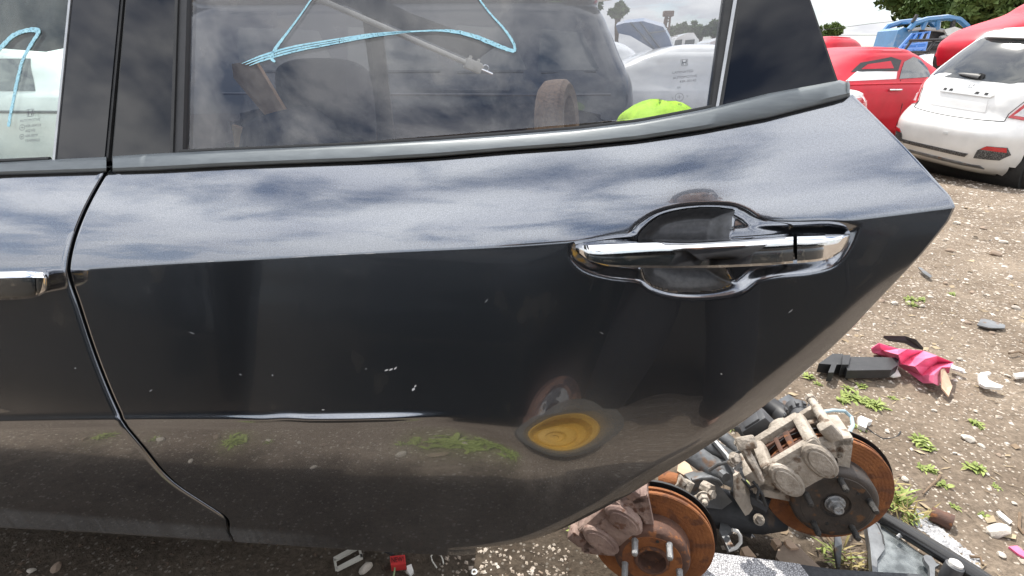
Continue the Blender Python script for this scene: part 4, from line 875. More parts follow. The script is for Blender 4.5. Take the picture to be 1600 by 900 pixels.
mb = MB(); mb.tube(poly3([(1081, 750, 1.25), (1095, 746.5, 1.25), (1110, 746, 1.25), (1122, 751, 1.25), (1126, 757, 1.255)]), .006, 8); mb.build('seat_lip', 'grey_steel', AX)
for nm, pts, r, fl, mt_ in [('lower_arm', [(1070, 700, 1.34), (1105, 725, 1.32), (1135, 740, 1.30), (1165, 752, 1.28)], .028, .40, 'grey_steel'),
    ('upper_link', [(1096, 690, 1.36), (1125, 705, 1.34), (1150, 722, 1.33), (1168, 735, 1.31)], .020, .6, 'grey_steel'),
    ('upper_link', [(1118, 672, 1.38), (1140, 690, 1.36), (1156, 706, 1.34)], .016, .6, 'grey_steel'),
    ('toe_link', [(1140, 655, 1.38), (1160, 668, 1.36), (1178, 690, 1.34)], .018, .7, 'grey_steel'),
    ('damper', [(1190, 630, 1.42), (1215, 645, 1.40), (1232, 660, 1.36)], .030, 1, 'black_plastic'),
    ('drive_shaft', [(1180, 690, 1.32), (1215, 715, 1.28), (1245, 738, 1.26)], .026, 1, 'cast_beige')]:
    mb = MB(); mb.tube(poly3(pts), r, 12, flat=fl); mb.build(nm, mt_, AX)
mb = MB(); mb.tube(poly3([(1066, 786, 1.22), (1082, 786, 1.21), (1098, 780, 1.19), (1104, 778, 1.185)]), [.012, .014, .014, .010], 10); mb.build('ball_joint', 'cast_beige', AX)
mb = MB(); a0 = PD(1099, 777, 1.185); d_ = PD(1104, 795, 1.15) - a0; d_ /= np.linalg.norm(d_); Mb = frame(a0, d_, (1, 0, 0)); mb.prism([(.012 * math.cos(a), .012 * math.sin(a)) for a in np.linspace(0, 2 * math.pi, 7)[:-1]], .012, Mb, .0015); mb.lathe([(.015, -.003), (.015, .0), (.008, .001)], 18, Mb); mb.lathe([(.0065, .012), (.0065, .022), (.004, .024), (0, .024)], 12, Mb); mb.build('bolt', 'cast_beige', AX)
mb = MB(); mb.tube(poly3([(1032, 752, 1.25), (1046, 752, 1.24), (1060, 754, 1.23)]), [.02, .024, .02], 14); mb.build('bushing', 'rust_bright', AX)
mb = MB(); mb.tube(poly3([(1058, 750, 1.22), (1066, 756, 1.22), (1070, 768, 1.22), (1078, 752, 1.22)]), [.016, .014, .016, .012], 10); mb.build('knuckle', 'cast_beige', AX)
mb = MB(); mb.tube(poly3([(1020, 760, 1.24), (1030, 770, 1.22), (1042, 785, 1.20), (1040, 800, 1.2)]), [.018, .02, .022, .018], 10); mb.build('knuckle', 'cast_beige', AX)
mb = MB(); mb.tube(poly3([(1150, 740, 1.20), (1158, 770, 1.20), (1170, 795, 1.21)]), [.012, .03, .022], 8, flat=.4); mb.build('link_bracket', 'cast_beige', AX)
mb = MB(); mb.tube(poly3([(1162, 700, 1.14), (1172, 718, 1.13), (1184, 740, 1.12), (1190, 752, 1.12)]), [.010, .011, .009, .007], 8); mb.build('stabiliser_link', 'cast_beige', AX)
mb = MB(); mb.box((0, 0, 0), (.04, .03, .026), frame(PD(1166, 692, 1.14), ray(1166, 692), (1, 0, .3)), .005); mb.build('sensor', 'cast_beige', AX)
mb = MB(); mb.tube(poly3([(1148, 712, 1.16), (1156, 722, 1.15), (1150, 735, 1.15)]), .006, 8); mb.build('bolt', 'stud_steel', AX)
mb = MB(); mb.tube(poly3([(1170, 838, 1.34), (1180, 846, 1.33), (1200, 862, 1.32), (1215, 876, 1.31)]), [.012, .010, .007, .006], 8); mb.build('tie_rod', 'grey_steel', AX)
mb = MB(); mb.tube(poly3([(1168, 806, 1.32), (1170, 822, 1.32), (1166, 836, 1.32)]), [.018, .012, .012], 8); mb.build('lug', 'dark_steel', AX)
for nm, pts, r, mt_ in [('brake_line', [(1108, 735, 1.22), (1122, 726, 1.2), (1138, 722, 1.19), (1150, 708, 1.18), (1170, 700, 1.15)], .004, 'grey_steel'), ('sensor_lead', [(1160, 748, 1.16), (1172, 762, 1.14), (1182, 758, 1.13), (1190, 772, 1.12), (1196, 790, 1.13)], .004, 'rubber'), ('sensor_lead', [(1176, 752, 1.13), (1186, 764, 1.12), (1182, 780, 1.12), (1190, 786, 1.12)], .0035, 'rubber'),
    ('bolt', [(1140, 718, 1.15), (1149, 726, 1.14)], .010, 'cast_beige'), ('bolt', [(1060, 770, 1.19), (1066, 782, 1.17)], .009, 'cast_beige'), ('bolt', [(1128, 740, 1.24), (1135, 746, 1.22)], .011, 'grey_steel'), ('spacer_tube', [(1098, 760, 1.24), (1112, 768, 1.22)], .016, 'cast_beige'), ('strut_rod', [(1108, 680, 1.36), (1136, 712, 1.30), (1152, 742, 1.26)], .009, 'grey_steel'), ('lower_arm', [(1148, 762, 1.25), (1172, 778, 1.22), (1200, 792, 1.20)], .020, 'dark_steel')]:
    mb = MB(); mb.tube(poly3(pts), r, 8); mb.build(nm, mt_, AX)
for px, py, t_, d_ in [(1148, 716, 1.14, (.3, -.6, .7)), (1064, 776, 1.18, (.2, -.8, .5)), (1186, 812, 1.26, (0, -.7, .7)), (1110, 772, 1.215, (.5, -.6, .5))]:
    mb = MB(); Mn = frame(PD(px, py, t_), d_, (1, 0, 0)); mb.prism([(.011 * math.cos(a), .011 * math.sin(a)) for a in np.linspace(0, 2 * math.pi, 7)[:-1]], .010, Mn, .0015); mb.lathe([(.014, -.002), (.014, 0), (.009, .001)], 14, Mn); mb.build('nut', 'cast_beige', AX)
# grey blade of a wishbone pointing away behind the caliper
gpz = lambda pts, z: [PZ(x, y, z) for x, y in pts]
def slab(name, label, cat, pts, z, th, mat, smooth=False, tilt=None, top=True):
    q = gpz(pts, z)
    if tilt is not None: q = [PZ(x, y, zz) for (x, y), zz in zip(pts, tilt)]
    c = np.mean(q, 0); k = len(q); mb = MB(); lo = [np.array([p[0], p[1], max(-.004, p[2] - th)]) for p in q]
    mb.add(list(q) + lo, [tuple(range(k)), tuple(range(2 * k - 1, k - 1, -1))] + [(i, (i + 1) % k, k + (i + 1) % k, k + i) for i in range(k)])
    o = mb.build(name, mat, smooth=smooth); return tag(o, label, cat)
slab('scrap_blade', 'flat dark grey metal blade lying behind the beige caliper', 'scrap', [(1216, 625), (1232, 616), (1268, 640), (1276, 652), (1262, 660), (1238, 650)], .10, .012, 'grey_steel', tilt=[.12, .12, .06, .05, .05, .09])
def c6(p): return [(1200 + x / 3.215, 400 + y / 3.215) for x, y in p]
def c8(p): return [(1250 + x / 3.463, 640 + y / 3.463) for x, y in p]
# black moulded bracket
BK = thing('bumper_bracket', 'black ribbed plastic bumper bracket lying before the pink scrap', 'bracket', tuple(PZ(1340, 575)))
def slabp(parent, name, pts, z, th, mat, tilt=None):
    o = slab(name, None, None, pts, z, th, mat, tilt=tilt); o.parent = parent; o.matrix_parent_inverse = wmat(parent).inverted(); return o
slabp(BK, 'bar', c6([(390, 505), (655, 510), (655, 545), (620, 572), (400, 575), (385, 540)]), .055, .035, 'black_plastic', [.05, .055, .05, .05, .05, .05])
slabp(BK, 'rib', c6([(375, 497), (415, 497), (405, 545), (372, 545)]), .062, .05, 'black_plastic'); slabp(BK, 'arm', c6([(255, 540), (325, 490), (378, 492), (372, 545), (345, 545), (330, 585), (302, 585), (318, 545)]), .05, .04, 'black_plastic')
# pink crumpled liner
pmat('pink_plastic', (.84, .20, .34), (.72, .13, .26), 8, .5, bump=.1, bscale=40)
def sheet(name, label, cat, rows, mat, th=.004, sub=2):
    """rows of (px, py, z) points, one crumpled skin with thickness"""
    Q = [[PZ(x, y, z) for x, y, z in r] for r in rows]; nr = len(Q); nc = len(Q[0]); v = [p for r in Q for p in r]; f = [(i * nc + j, i * nc + j + 1, (i + 1) * nc + j + 1, (i + 1) * nc + j) for i in range(nr - 1) for j in range(nc - 1)]
    o = link_mesh(name, mesh(name, v, f, mat, sub > 0))
    if sub: s = o.modifiers.new('s', 'SUBSURF'); s.levels = sub; s.render_levels = sub
    d = o.modifiers.new('t', 'SOLIDIFY'); d.thickness = th
    return tag(o, label, cat)
def c6z(r): return [(1200 + x / 3.215, 400 + y / 3.215, z) for x, y, z in r]
sheet('pink_liner', 'crumpled bright pink plastic liner lying on the dirt', 'scrap', [c6z(r) for r in [
    [(518, 462, .05), (556, 436, .08), (650, 470, .03), (700, 472, .10), (780, 480, .04), (850, 505, .09), (932, 535, .05)],
    [(520, 478, .03), (570, 470, .04), (655, 498, .09), (712, 512, .03), (790, 520, .10), (850, 540, .03), (915, 560, .07)],
    [(530, 485, .005), (600, 498, .02), (670, 540, .03), (740, 555, .07), (810, 560, .03), (868, 560, .06), (905, 585, .02)],
    [(560, 492, .0), (620, 520, .0), (690, 568, .005), (775, 600, .02), (830, 600, .06), (856, 600, .03), (880, 588, .0)],
    [(580, 500, .0), (640, 540, .0), (720, 590, .0), (785, 640, .0), (830, 640, .04), (852, 652, .01), (868, 600, .0)]]], 'pink_plastic', .004, 0)
pmat('pale_card', (.58, .42, .30), (.45, .32, .22), 20, .8); pmat('white_plastic', (.78, .77, .74), (.62, .60, .56), 20, .5)
slab('wood_sliver', 'pale brown sliver leaning on the end of the pink liner', 'scrap', c6([(868, 572), (885, 562), (905, 600), (926, 655), (908, 705), (872, 660)]), .03, .006, 'pale_card', tilt=[.06, .06, .04, .02, .01, .02])
slab('plastic_sliver', 'short whitish strip poking out right of the pink liner', 'scrap', c6([(922, 545), (990, 570), (984, 580), (920, 562)]), .02, .008, 'white_plastic')
slab('plastic_sliver', 'pale flake lying between black bracket and pink liner', 'scrap', c6([(578, 578), (620, 565), (655, 540), (662, 530), (650, 570), (668, 600), (630, 606), (598, 596)]), .015, .006, 'white_plastic')
slab('plastic_ring', 'broken white C-shaped plastic piece right of the pink liner', 'scrap', c6([(1054, 600), (1070, 584), (1110, 580), (1122, 588), (1098, 600), (1108, 620), (1140, 636), (1184, 652), (1170, 662), (1090, 655), (1064, 640)]), .02, .01, 'white_plastic')
slab('trim_strip', 'black trim strip lying on the gravel behind the pink liner', 'scrap', c6([(582, 400), (690, 402), (745, 420), (782, 462), (735, 452), (690, 428), (610, 418)]), .04, .01, 'black_plastic', tilt=[.03, .05, .06, .02, .015, .03, .02])
slab('grey_sheet', 'flat grey torn sheet on the gravel at right', 'scrap', c6([(1050, 345), (1072, 312), (1120, 322), (1192, 346), (1190, 362), (1110, 360)]), .015, .006, 'grey_steel')
slab('clear_shard', 'narrow grey shard lying beside the rear edge of the door', 'scrap', c6([(755, 55), (770, 58), (825, 100), (815, 108), (780, 85)]), .02, .006, 'grey_steel')
slab('plastic_sliver', 'bent white sliver lying at the far right', 'scrap', c6([(1232, 590), (1290, 582), (1310, 600), (1250, 608)]), .015, .01, 'white_plastic')
slab('plastic_sliver', 'small white flake by the far twig', 'scrap', c8([(1062, 550), (1082, 548), (1150, 605), (1135, 618), (1080, 575)]), .012, .006, 'white_plastic')
slab('plastic_scrap', 'pink and white scrap of wrapper at the right edge', 'scrap', c8([(1130, 740), (1175, 735), (1240, 790), (1240, 812), (1180, 780)]), .012, .006, 'pink_plastic')
# connector on a lead
CN = thing('cable_connector', 'white connector on a thin dark lead behind the beige caliper', 'connector', tuple(PZ(1345, 665)))
slabp(CN, 'plug', c8([(313, 42), (330, 32), (392, 58), (386, 66), (366, 68), (358, 100), (318, 82)]), .022, .016, 'white_plastic')
mb = MB(); mb.tube([PZ(x, y, z) for (x, y), z in zip(c8([(360, 96), (400, 130), (450, 158), (500, 155), (530, 142), (545, 118)]), (.015, .006, .006, .006, .006, .01))], .0022, 6); mb.build('lead', 'rubber', CN)
# pale blue hose looping off the caliper
pmat('hose_blue', (.42, .55, .60), (.34, .46, .52), 30, .5)
hz_ = c8([(60, 18), (110, 14), (180, 4), (240, 8), (278, 40), (286, 85), (262, 130), (238, 155)])
mb = MB(); mb.tube([PD(x, y, t) for (x, y), t in zip(hz_, (1.30, 1.32, 1.36, 1.38, 1.38, 1.34, 1.28, 1.22))], .0048, 8); o = mb.build('brake_hose', 'hose_blue'); tag(o, 'pale blue hose looping behind the beige caliper', 'hose')
# rusty pipe stub
pA, pB = PZ(1454, 802, .018), PZ(1488, 817, .018)
mb = MB(); Mp = frame(pA, pB - pA); Lp = np.linalg.norm(pB - pA); mb.lathe([(.0, 0), (.018, 0), (.02, .004), (.0185, Lp * .4), (.02, Lp * .6), (.0215, Lp), (.015, Lp), (.014, Lp * .7), (0, Lp * .68)], 18, Mp); o = mb.build('pipe_stub', 'rust_dark'); tag(o, 'short rusty grey pipe stub on the dirt by the window frame', 'pipe')
pmat('twig', (.20, .14, .09), (.13, .09, .06), 30, .9)
for lab, pts in [('bent twig above the rusty pipe stub', c8([(760, 355), (740, 385), (700, 420), (665, 455)])), ('forked dark twig at the right edge', c8([(1190, 560), (1185, 640), (1212, 675)])), ('black wire twig below the grey crushed stone', c8([(920, 795), (975, 800), (990, 840)])), ('thin straw stem lying across shaded dirt by the disc', [(1255, 770), (1272, 812), (1300, 850), (1330, 880)]), ('dark straw stem beside the rear door edge', c6([(1210, 490), (1260, 480), (1290, 495)]))]:
    mb = MB(); mb.tube([PZ(x, y, .008 + .004 * (i % 2)) for i, (x, y) in enumerate(pts)], [.004, .0035, .003, .002][:len(pts)], 6); o = mb.build('twig', 'twig'); tag(o, lab, 'twig')
slab('pointed_stick', 'grey split stick standing in the shade under the dark hub', 'stick', [(1305, 836), (1312, 832), (1316, 850), (1313, 886), (1309, 886), (1304, 856)], .04, .012, 'grey_steel', tilt=[.06, .06, .05, .01, .01, .05])
slab('rock_slab', 'flat grey brown rock in shade between the foam panel and disc', 'rock', [(1216, 858), (1228, 848), (1246, 850), (1262, 868), (1284, 888), (1250, 890), (1222, 880), (1212, 870)], .03, .03, 'brown_stone')
for lab, pts in [('pale wood chip lying left of the flat grey rock', [(1206, 842), (1216, 841), (1222, 849), (1214, 852)]), ('larger pale wood chip on top of the flat grey rock', [(1226, 844), (1236, 844), (1248, 856), (1236, 857), (1229, 851)]), ('pale wood chip behind the foam panel by the wire clip', [(1158, 856), (1168, 853), (1182, 870), (1164, 868)]), ('flat pale stone under the end of the drive arm', [(1060, 722), (1074, 720), (1086, 742), (1072, 744), (1058, 736)])]:
    slab('wood_chip', lab, 'wood chip', pts, .036, .02, 'pale_card')
mb = MB(); mb.tube([PD(x, y, 1.22) for x, y in [(1144, 828), (1152, 830), (1157, 838), (1157, 848), (1150, 856), (1138, 860)]], .0045, 8); o = mb.build('wire_clip', 'white_plastic'); tag(o, 'white bent wire clip hanging by the rusty disc', 'clip')
slab('metal_bracket', 'small grey metal bracket beside the white wire clip', 'bracket', [(1126, 814), (1136, 818), (1146, 828), (1138, 834), (1142, 846), (1150, 856), (1138, 858), (1130, 842), (1124, 830)], .06, .012, 'grey_steel')
# pebbled foam panel and the dark edge beyond it
def foam_mat():
    m = bpy.data.materials.new('pebbled_foam'); t, n, l, b = nodes_of(m); b.inputs['Roughness'].default_value = .8
    tcn = n.new('ShaderNodeTexCoord'); vo = n.new('ShaderNodeTexVoronoi'); vo.feature = 'DISTANCE_TO_EDGE'; vo.inputs['Scale'].default_value = 190; l.new(tcn.outputs['Object'], vo.inputs['Vector'])
    r1 = n.new('ShaderNodeValToRGB'); e = r1.color_ramp.elements; e[0].position = .04; e[0].color = (.17, .17, .18, 1); e[1].position = .16; e[1].color = (.55, .55, .57, 1); l.new(vo.outputs['Distance'], r1.inputs[0]); l.new(r1.outputs[0], b.inputs['Base Color'])
    bp = n.new('ShaderNodeBump'); bp.inputs['Strength'].default_value = .8; bp.inputs['Distance'].default_value = .004; l.new(vo.outputs['Distance'], bp.inputs['Height']); l.new(bp.outputs[0], b.inputs['Normal']); MATS['foam'] = m
foam_mat(); pmat('dark_felt', (.075, .078, .085), (.05, .052, .058), 120, .95, bump=.3, bscale=500)
FP = thing('foam_panel', 'pale pebbled foam panel with dark felt tail at the bottom edge', 'panel', tuple(PZ(1180, 890)))
slabp(FP, 'pebbled_face', [(1106, 864), (1112, 863), (1250, 881), (1268, 905), (1272, 915), (1090, 915), (1096, 885)], .10, .09, 'foam'); slabp(FP, 'felt_tail', [(1252, 882), (1300, 889), (1360, 893), (1440, 897), (1450, 915), (1274, 915)], .085, .07, 'dark_felt')
# quarter window frame lying on the dirt
QF = thing('window_frame', 'black quarter window frame with dusty glass lying at bottom right', 'window frame', tuple(PZ(1430, 870)))
def c4(p): return [(1340 + x / 6.154, 760 + y / 6.154) for x, y in p]
glassmat('dusty_glass', (.55, .6, .62), 1.6, (.34, .37, .38), .4)
slabp(QF, 'pane', c4([(205, 360), (225, 350), (660, 690), (760, 900), (170, 900)]), .030, .005, 'dusty_glass')
slabp(QF, 'backing_plate', c4([(230, 380), (640, 700), (740, 900), (190, 900)]), .018, .012, 'grey_plastic')
pmat('gloss_trim', (.012, .012, .013), (.02, .02, .02), 30, .22, coat=.3)
mb = MB(); mb.tube([PZ(x, y, .048) for x, y in c4([(205, 285), (400, 405), (700, 590), (1000, 775), (1230, 920)])], [.016, .017, .017, .018, .018], 14, flat=.8); mb.build('rail', 'gloss_trim', QF)
mb = MB(); mb.tube([PZ(x, y, .04) for x, y in c4([(230, 262), (500, 410), (800, 590), (1100, 775), (1290, 900)])], .009, 8); mb.build('lip', 'rubber', QF)
slabp(QF, 'side_strip', c4([(62, 225), (120, 200), (205, 330), (240, 470), (262, 600), (190, 700), (185, 900), (150, 900), (120, 560)]), .04, .025, 'grey_steel')
mb = MB(); mb.tube([PZ(x, y, .038) for x, y in c4([(75, 310), (130, 320), (190, 375), (235, 470), (250, 560)])], .003, 6); mb.build('seam_bead', 'rubber', QF)
slabp(QF, 'latch', c4([(632, 670), (660, 655), (710, 670), (760, 740), (790, 750), (745, 775), (742, 890), (700, 890), (690, 770), (645, 710)]), .055, .012, 'grey_steel')
k0 = PZ(*c4([(915, 800)])[0], .05); mb = MB(); mb.lathe([(.018, -.03), (.0185, .0), (.018, .012), (.012, .016)], 20, frame(k0, (.15, .1, 1))); mb.build('knob', 'grey_plastic', QF)
mb = MB(); mb.lathe([(.014, .012), (.0135, .020), (.008, .024), (0, .024)], 16, frame(k0, (.15, .1, 1))); mb.build('knob_cap', 'white_plastic', QF)
mb = MB(); mb.tube([PZ(x, y, .05) for x, y in c4([(380, 490), (405, 465), (415, 485)])], .004, 6); mb.build('clip', 'stud_steel', QF)
# patch of crushed pale grey stone beyond the frame
pmat('grey_gravel', (.58, .58, .58), (.36, .36, .37), 30, .9)
def gen4():
    while True:
        u, w = rng.uniform(), rng.uniform(-1, 1); x = 440 + 700 * u ** 1.0 + 0; y = 300 + 480 * u + w * (75 - 30 * u) - 20
        p = PZ(1340 + (x + 90 - 60 * u) / 6.154, 760 + (y) / 6.154); return p[0], p[1], .006 * rng.choice([.6, 1, 1.4])
v, f = chips(420, gen4); o = link_mesh('crushed_stone', mesh('crushed_stone', v, f, 'grey_gravel', False)); tag(o, 'patch of crushed pale grey stone beside the window frame', None, None, 'stuff')
# ---- small things on the ground under the door
def c9(p): return [(350 + x / 2.647, 560 + y / 2.647) for x, y in p]
PSs = thing('perforated_strip', 'bent perforated metal strip lying under the grey door', 'strip', tuple(PZ(540, 875)))
for pts in ([(452, 822), (552, 768), (556, 784), (456, 838)], [(462, 864), (572, 806), (574, 824), (468, 876)], [(452, 830), (462, 828), (470, 872), (460, 874)], [(550, 772), (560, 770), (574, 820), (566, 824)]):
    slabp(PSs, 'flange', c9(pts), .012, .006, 'cream_plastic')
mb = MB(); mb.tube([PZ(x, y, .02) for x, y in c9([(560, 770), (600, 765), (650, 775), (690, 800), (700, 815)])], [.010, .013, .011, .008, .004], 8); o = mb.build('cable_sleeve', 'rubber'); tag(o, 'black frayed cable sleeve lying beside the red tag', 'cable')
pmat('red_tag', (.62, .05, .05), (.5, .04, .04), 30, .5); pmat('print_black', (.02, .015, .015), None, 30, .6); pmat('green_wire', (.30, .38, .20), None, 30, .5)
RT = thing('red_tag', 'small red tag printed with black lettering under the grey door', 'tag', tuple(PZ(622, 875)))
tz = .022; slabp(RT, 'block', c9([(686, 818), (748, 812), (752, 850), (690, 856)]), tz, .02, 'red_tag')
ta, tb = PZ(*c9([(690, 850)])[0], tz), PZ(*c9([(748, 844)])[0], tz); tcv = PZ(*c9([(688, 822)])[0], tz)
cu = bpy.data.curves.new('t', 'FONT'); cu.body = 'NEW!'; cu.size = 1; to = bpy.data.objects.new('t', cu); COL.objects.link(to); me = to.to_mesh(); mxw = max(q.co.x for q in me.vertices); mxh = max(q.co.y for q in me.vertices)
mb = MB(); mb.add([ta + (tb - ta) * (q.co.x / mxw * .9 + .04) + (tcv - ta) * (.12 + .75 * q.co.y / mxh) + np.array([0, 0, .0012]) for q in me.vertices], [tuple(p.vertices) for p in me.polygons]); to.to_mesh_clear(); bpy.data.objects.remove(to); mb.build('lettering', 'print_black', RT, smooth=False)
mb = MB(); mb.tube([PZ(x, y, .012) for x, y in c9([(708, 852), (706, 875), (700, 910)])], .0022, 6); mb.build('wire', 'green_wire', RT)
mb = MB(); mb.tube([PZ(x, y, .008) for x, y in c9([(880, 866), (862, 840), (856, 818), (868, 806), (892, 806), (904, 830), (908, 850)])], .0018, 6); o = mb.build('wire_staple', 'cream_plastic'); tag(o, 'pale bent wire staple on the sunlit gravel under the door', 'wire')
slab('foil_scrap', 'folded white paper scrap right of the red tag', 'scrap', c9([(755, 858), (775, 850), (784, 880), (770, 896), (758, 880)]), .012, .008, 'white_plastic')
mb = MB(); k0 = PZ(*c9([(1035, 886)])[0], .006); mb.lathe([(.004, 0), (.008, 0), (.008, .003), (.004, .003)], 16, frame(k0, (0, 0, 1)), True); o = mb.build('washer', 'grey_steel'); tag(o, 'small steel washer on the gravel under the door', 'washer')
# ================================================================== vehicles of the yard
def car_paint(name, c, rough=.25, dirt=.25):
    return pmat(name, c, tuple(x * .85 for x in c), 3, rough, .0, coat=.8, c3=tuple(.75 * x + .25 * d for x, d in zip(c, (.3, .26, .2))), s3=2.2, f3=.58)
car_paint('white_paint', (.80, .80, .78)); pmat('red_paint', (.56, .008, .028), (.46, .008, .022), 3, .38, 0, coat=.12, spec=.3); car_paint('blue_paint', (.05, .20, .42)); car_paint('navy_paint', (.03, .045, .075)); car_paint('silver_paint', (.45, .46, .47)); car_paint('off_white_paint', (.72, .73, .72)); car_paint('black_paint', (.010, .013, .015))
pmat('car_glass', (.03, .035, .038), (.045, .05, .05), 4, .03, coat=1.0); pmat('tail_red', (.55, .02, .03), (.42, .015, .02), 40, .2, coat=1.0); pmat('lamp_clear', (.72, .72, .74), (.6, .6, .62), 60, .15, coat=1.0); pmat('mesh_black', (.03, .03, .03), (.16, .16, .16), 120, .6, lo=.45, hi=.5)
pmat('tyre', (.028, .027, .026), (.06, .054, .046), 18, .85, bump=.2, bscale=90); pmat('alloy', (.42, .42, .43), (.3, .3, .3), 20, .4, .8)
class Loft:
    """body stacked from rounded plan outlines: (z, half width, rear y, front y)"""
    def __init__(s, lv, n=4.5):
        a = np.array(lv, float); s.a = a; s.n = n
    def lev(s, z): return [float(np.interp(z, s.a[:, 0], s.a[:, k])) for k in (1, 2, 3)] if False else [float(cr_interp(s.a[:, 0], s.a[:, k], z)) for k in (1, 2, 3)]
    def pt(s, side, a, z):
        w, yr, yf = s.lev(z); yc, hl = (yr + yf) / 2, (yf - yr) / 2; n = s.n
        if side in ('rear', 'front'):
            k = max(0, 1 - min(1, abs(a / max(w, .01))) ** n) ** (1 / n); return np.array([a, yc + (-hl if side == 'rear' else hl) * k, z])
        k = max(0, 1 - min(1, abs((a - yc) / max(hl, .01))) ** n) ** (1 / n); return np.array([(-w if side == 'left' else w) * k, a, z])
    def nrm(s, side, a, z):
        e = .012; d1 = s.pt(side, a + e, z) - s.pt(side, a - e, z); d2 = s.pt(side, a, z + e) - s.pt(side, a, z - e); m = np.cross(d1, d2); m /= np.linalg.norm(m) + 1e-9
        yc = 1.8; c = s.pt(side, a, z) - np.array([0, yc, .6])
        return m if m @ c > 0 else -m
    def body(s, name, mat, parent, wheels=(), nu=112, nz=58):
        n = s.n; t = np.linspace(0, 2 * math.pi, 4001); x = np.sign(np.cos(t)) * np.abs(np.cos(t)) ** (2 / n) * .8; y = np.sign(np.sin(t)) * np.abs(np.sin(t)) ** (2 / n) * 1.8
        L_ = np.concatenate([[0], np.cumsum(np.hypot(np.diff(x), np.diff(y)))]); tt = np.interp(np.linspace(0, L_[-1], nu + 1)[:-1], L_, t)
        cx = np.sign(np.cos(tt)) * np.abs(np.cos(tt)) ** (2 / n); cy = np.sign(np.sin(tt)) * np.abs(np.sin(tt)) ** (2 / n)
        zs = np.unique(np.concatenate([np.linspace(s.a[0, 0], s.a[-1, 0], nz), s.a[:, 0]])); V = []
        for z in zs:
            w, yr, yf = s.lev(z)
            for k in range(nu): V.append([cx[k] * w, (yr + yf) / 2 + cy[k] * (yf - yr) / 2, z])
        V = np.array(V); bad = np.zeros(len(V), bool)
        for (yw, zw, r) in wheels:
            d = np.hypot(V[:, 1] - yw, V[:, 2] - zw); sidev = np.abs(V[:, 0]) > .45
            sn = sidev & (d < r) & (d > r - .035); k = r / np.maximum(d, 1e-6)
            V[sn, 1] = yw + (V[sn, 1] - yw) * k[sn]; V[sn, 2] = zw + (V[sn, 2] - zw) * k[sn]; bad |= sidev & (d < r - .035)
        f = []
        for i in range(len(zs) - 1):
            for k in range(nu):
                q = (i * nu + k, i * nu + (k + 1) % nu, (i + 1) * nu + (k + 1) % nu, (i + 1) * nu + k)
                if not bad[list(q)].any(): f.append(q)
        f.append(tuple((len(zs) - 1) * nu + k for k in range(nu))); f.append(tuple(range(nu - 1, -1, -1)))
        o = link_mesh(name, mesh(name, V, f, mat, True, 40), parent, False)
        if wheels:
            for (yw, zw, r) in wheels: mb = MB(); ww = abs(s.pt('left', yw + r * .7, zw + .1)[0]) * .93; mb.tube([(-ww, yw, zw), (ww, yw, zw)], r * .985, 26); mb.build('wheel_well', 'rubber', parent, False)
        return o
    def patch(s, name, mat, parent, side, poly, off=.004, th=.004, rings=5, dens=5):
        """poly: (a, z) outline on one side of the body"""
        q = []
        for i in range(len(poly)):
            a, b = np.array(poly[i]), np.array(poly[(i + 1) % len(poly)])
            for k in range(dens): q.append(a + (b - a) * k / dens)
        q = np.array(q); c = q.mean(0); n = len(q); v = []; f = []
        def P_(p, o): return s.pt(side, p[0], p[1]) + s.nrm(side, p[0], p[1]) * o
        for p in q: v.append(P_(p, off - th))
        for k in range(rings):
            for p in q: v.append(P_(c + (p - c) * (1 - k / rings), off))
        v.append(P_(c, off)); m = rings + 1
        for k in range(m - 1):
            for i in range(n): f.append((k * n + i, k * n + (i + 1) % n, (k + 1) * n + (i + 1) % n, (k + 1) * n + i))
        for i in range(n): f.append(((m - 1) * n + i, (m - 1) * n + (i + 1) % n, len(v) - 1))
        me = mesh(name, v, f, mat); bm = bmesh.new(); bm.from_mesh(me); bmesh.ops.recalc_face_normals(bm, faces=bm.faces); bm.to_mesh(me); bm.free(); me.set_sharp_from_angle(angle=R(35))
        return link_mesh(name, me, parent, False)
    def line(s, name, mat, parent, side, pts, r=.004):
        mb = MB(); mb.tube([s.pt(side, a, z) + s.nrm(side, a, z) * r * .2 for a, z in pts], r, 6); return mb.build(name, mat, parent, False)
def wheel(parent, x, y, z, r=.30, w=.19, rim='alloy', name='wheel'):
    s = 1 if x > 0 else -1; M = Matrix.Translation((x, y, z)) @ Matrix.Rotation(R(90) * s, 4, 'Y')
    mb = MB(); mb.lathe([(r * .66, -w / 2), (r * .93, -w / 2), (r, -w * .36), (r, -w * .06), (r * .985, -w * .04), (r * .985, w * .04), (r, w * .06), (r, w * .36), (r * .93, w / 2), (r * .70, w * .5), (r * .66, w * .42)], 40, M); t = mb.build(name, 'tyre', parent, False)
    if rim:
        mb = MB(); mb.lathe([(r * .66, -w * .4), (r * .64, w * .40), (r * .60, w * .42), (r * .58, w * .2), (r * .2, w * .15), (r * .18, w * .32), (0, w * .32)], 32, M)
        for k in range(5): mb.box((r * .38, 0, w * .27), (r * .46, r * .13, w * .14), M @ Matrix.Rotation(2 * math.pi * k / 5, 4, 'Z'), .01)
        mb.build('rim', rim, t, False)
    return t
def squash(root, sz): root.scale[2] *= sz
HATCH = [(.16, .66, .22, 3.40), (.20, .72, .14, 3.48), (.30, .78, .05, 3.56), (.45, .81, .00, 3.60), (.57, .815, .00, 3.60), (.64, .81, .05, 3.57), (.70, .80, .11, 3.50), (.82, .79, .15, 3.30), (.92, .775, .19, 2.95), (1.00, .75, .25, 2.62), (1.15, .67, .38, 2.36), (1.30, .58, .54, 2.08), (1.39, .52, .66, 1.90), (1.445, .42, .80, 1.70), (1.475, .25, 1.0, 1.48), (1.482, .03, 1.18, 1.28)]
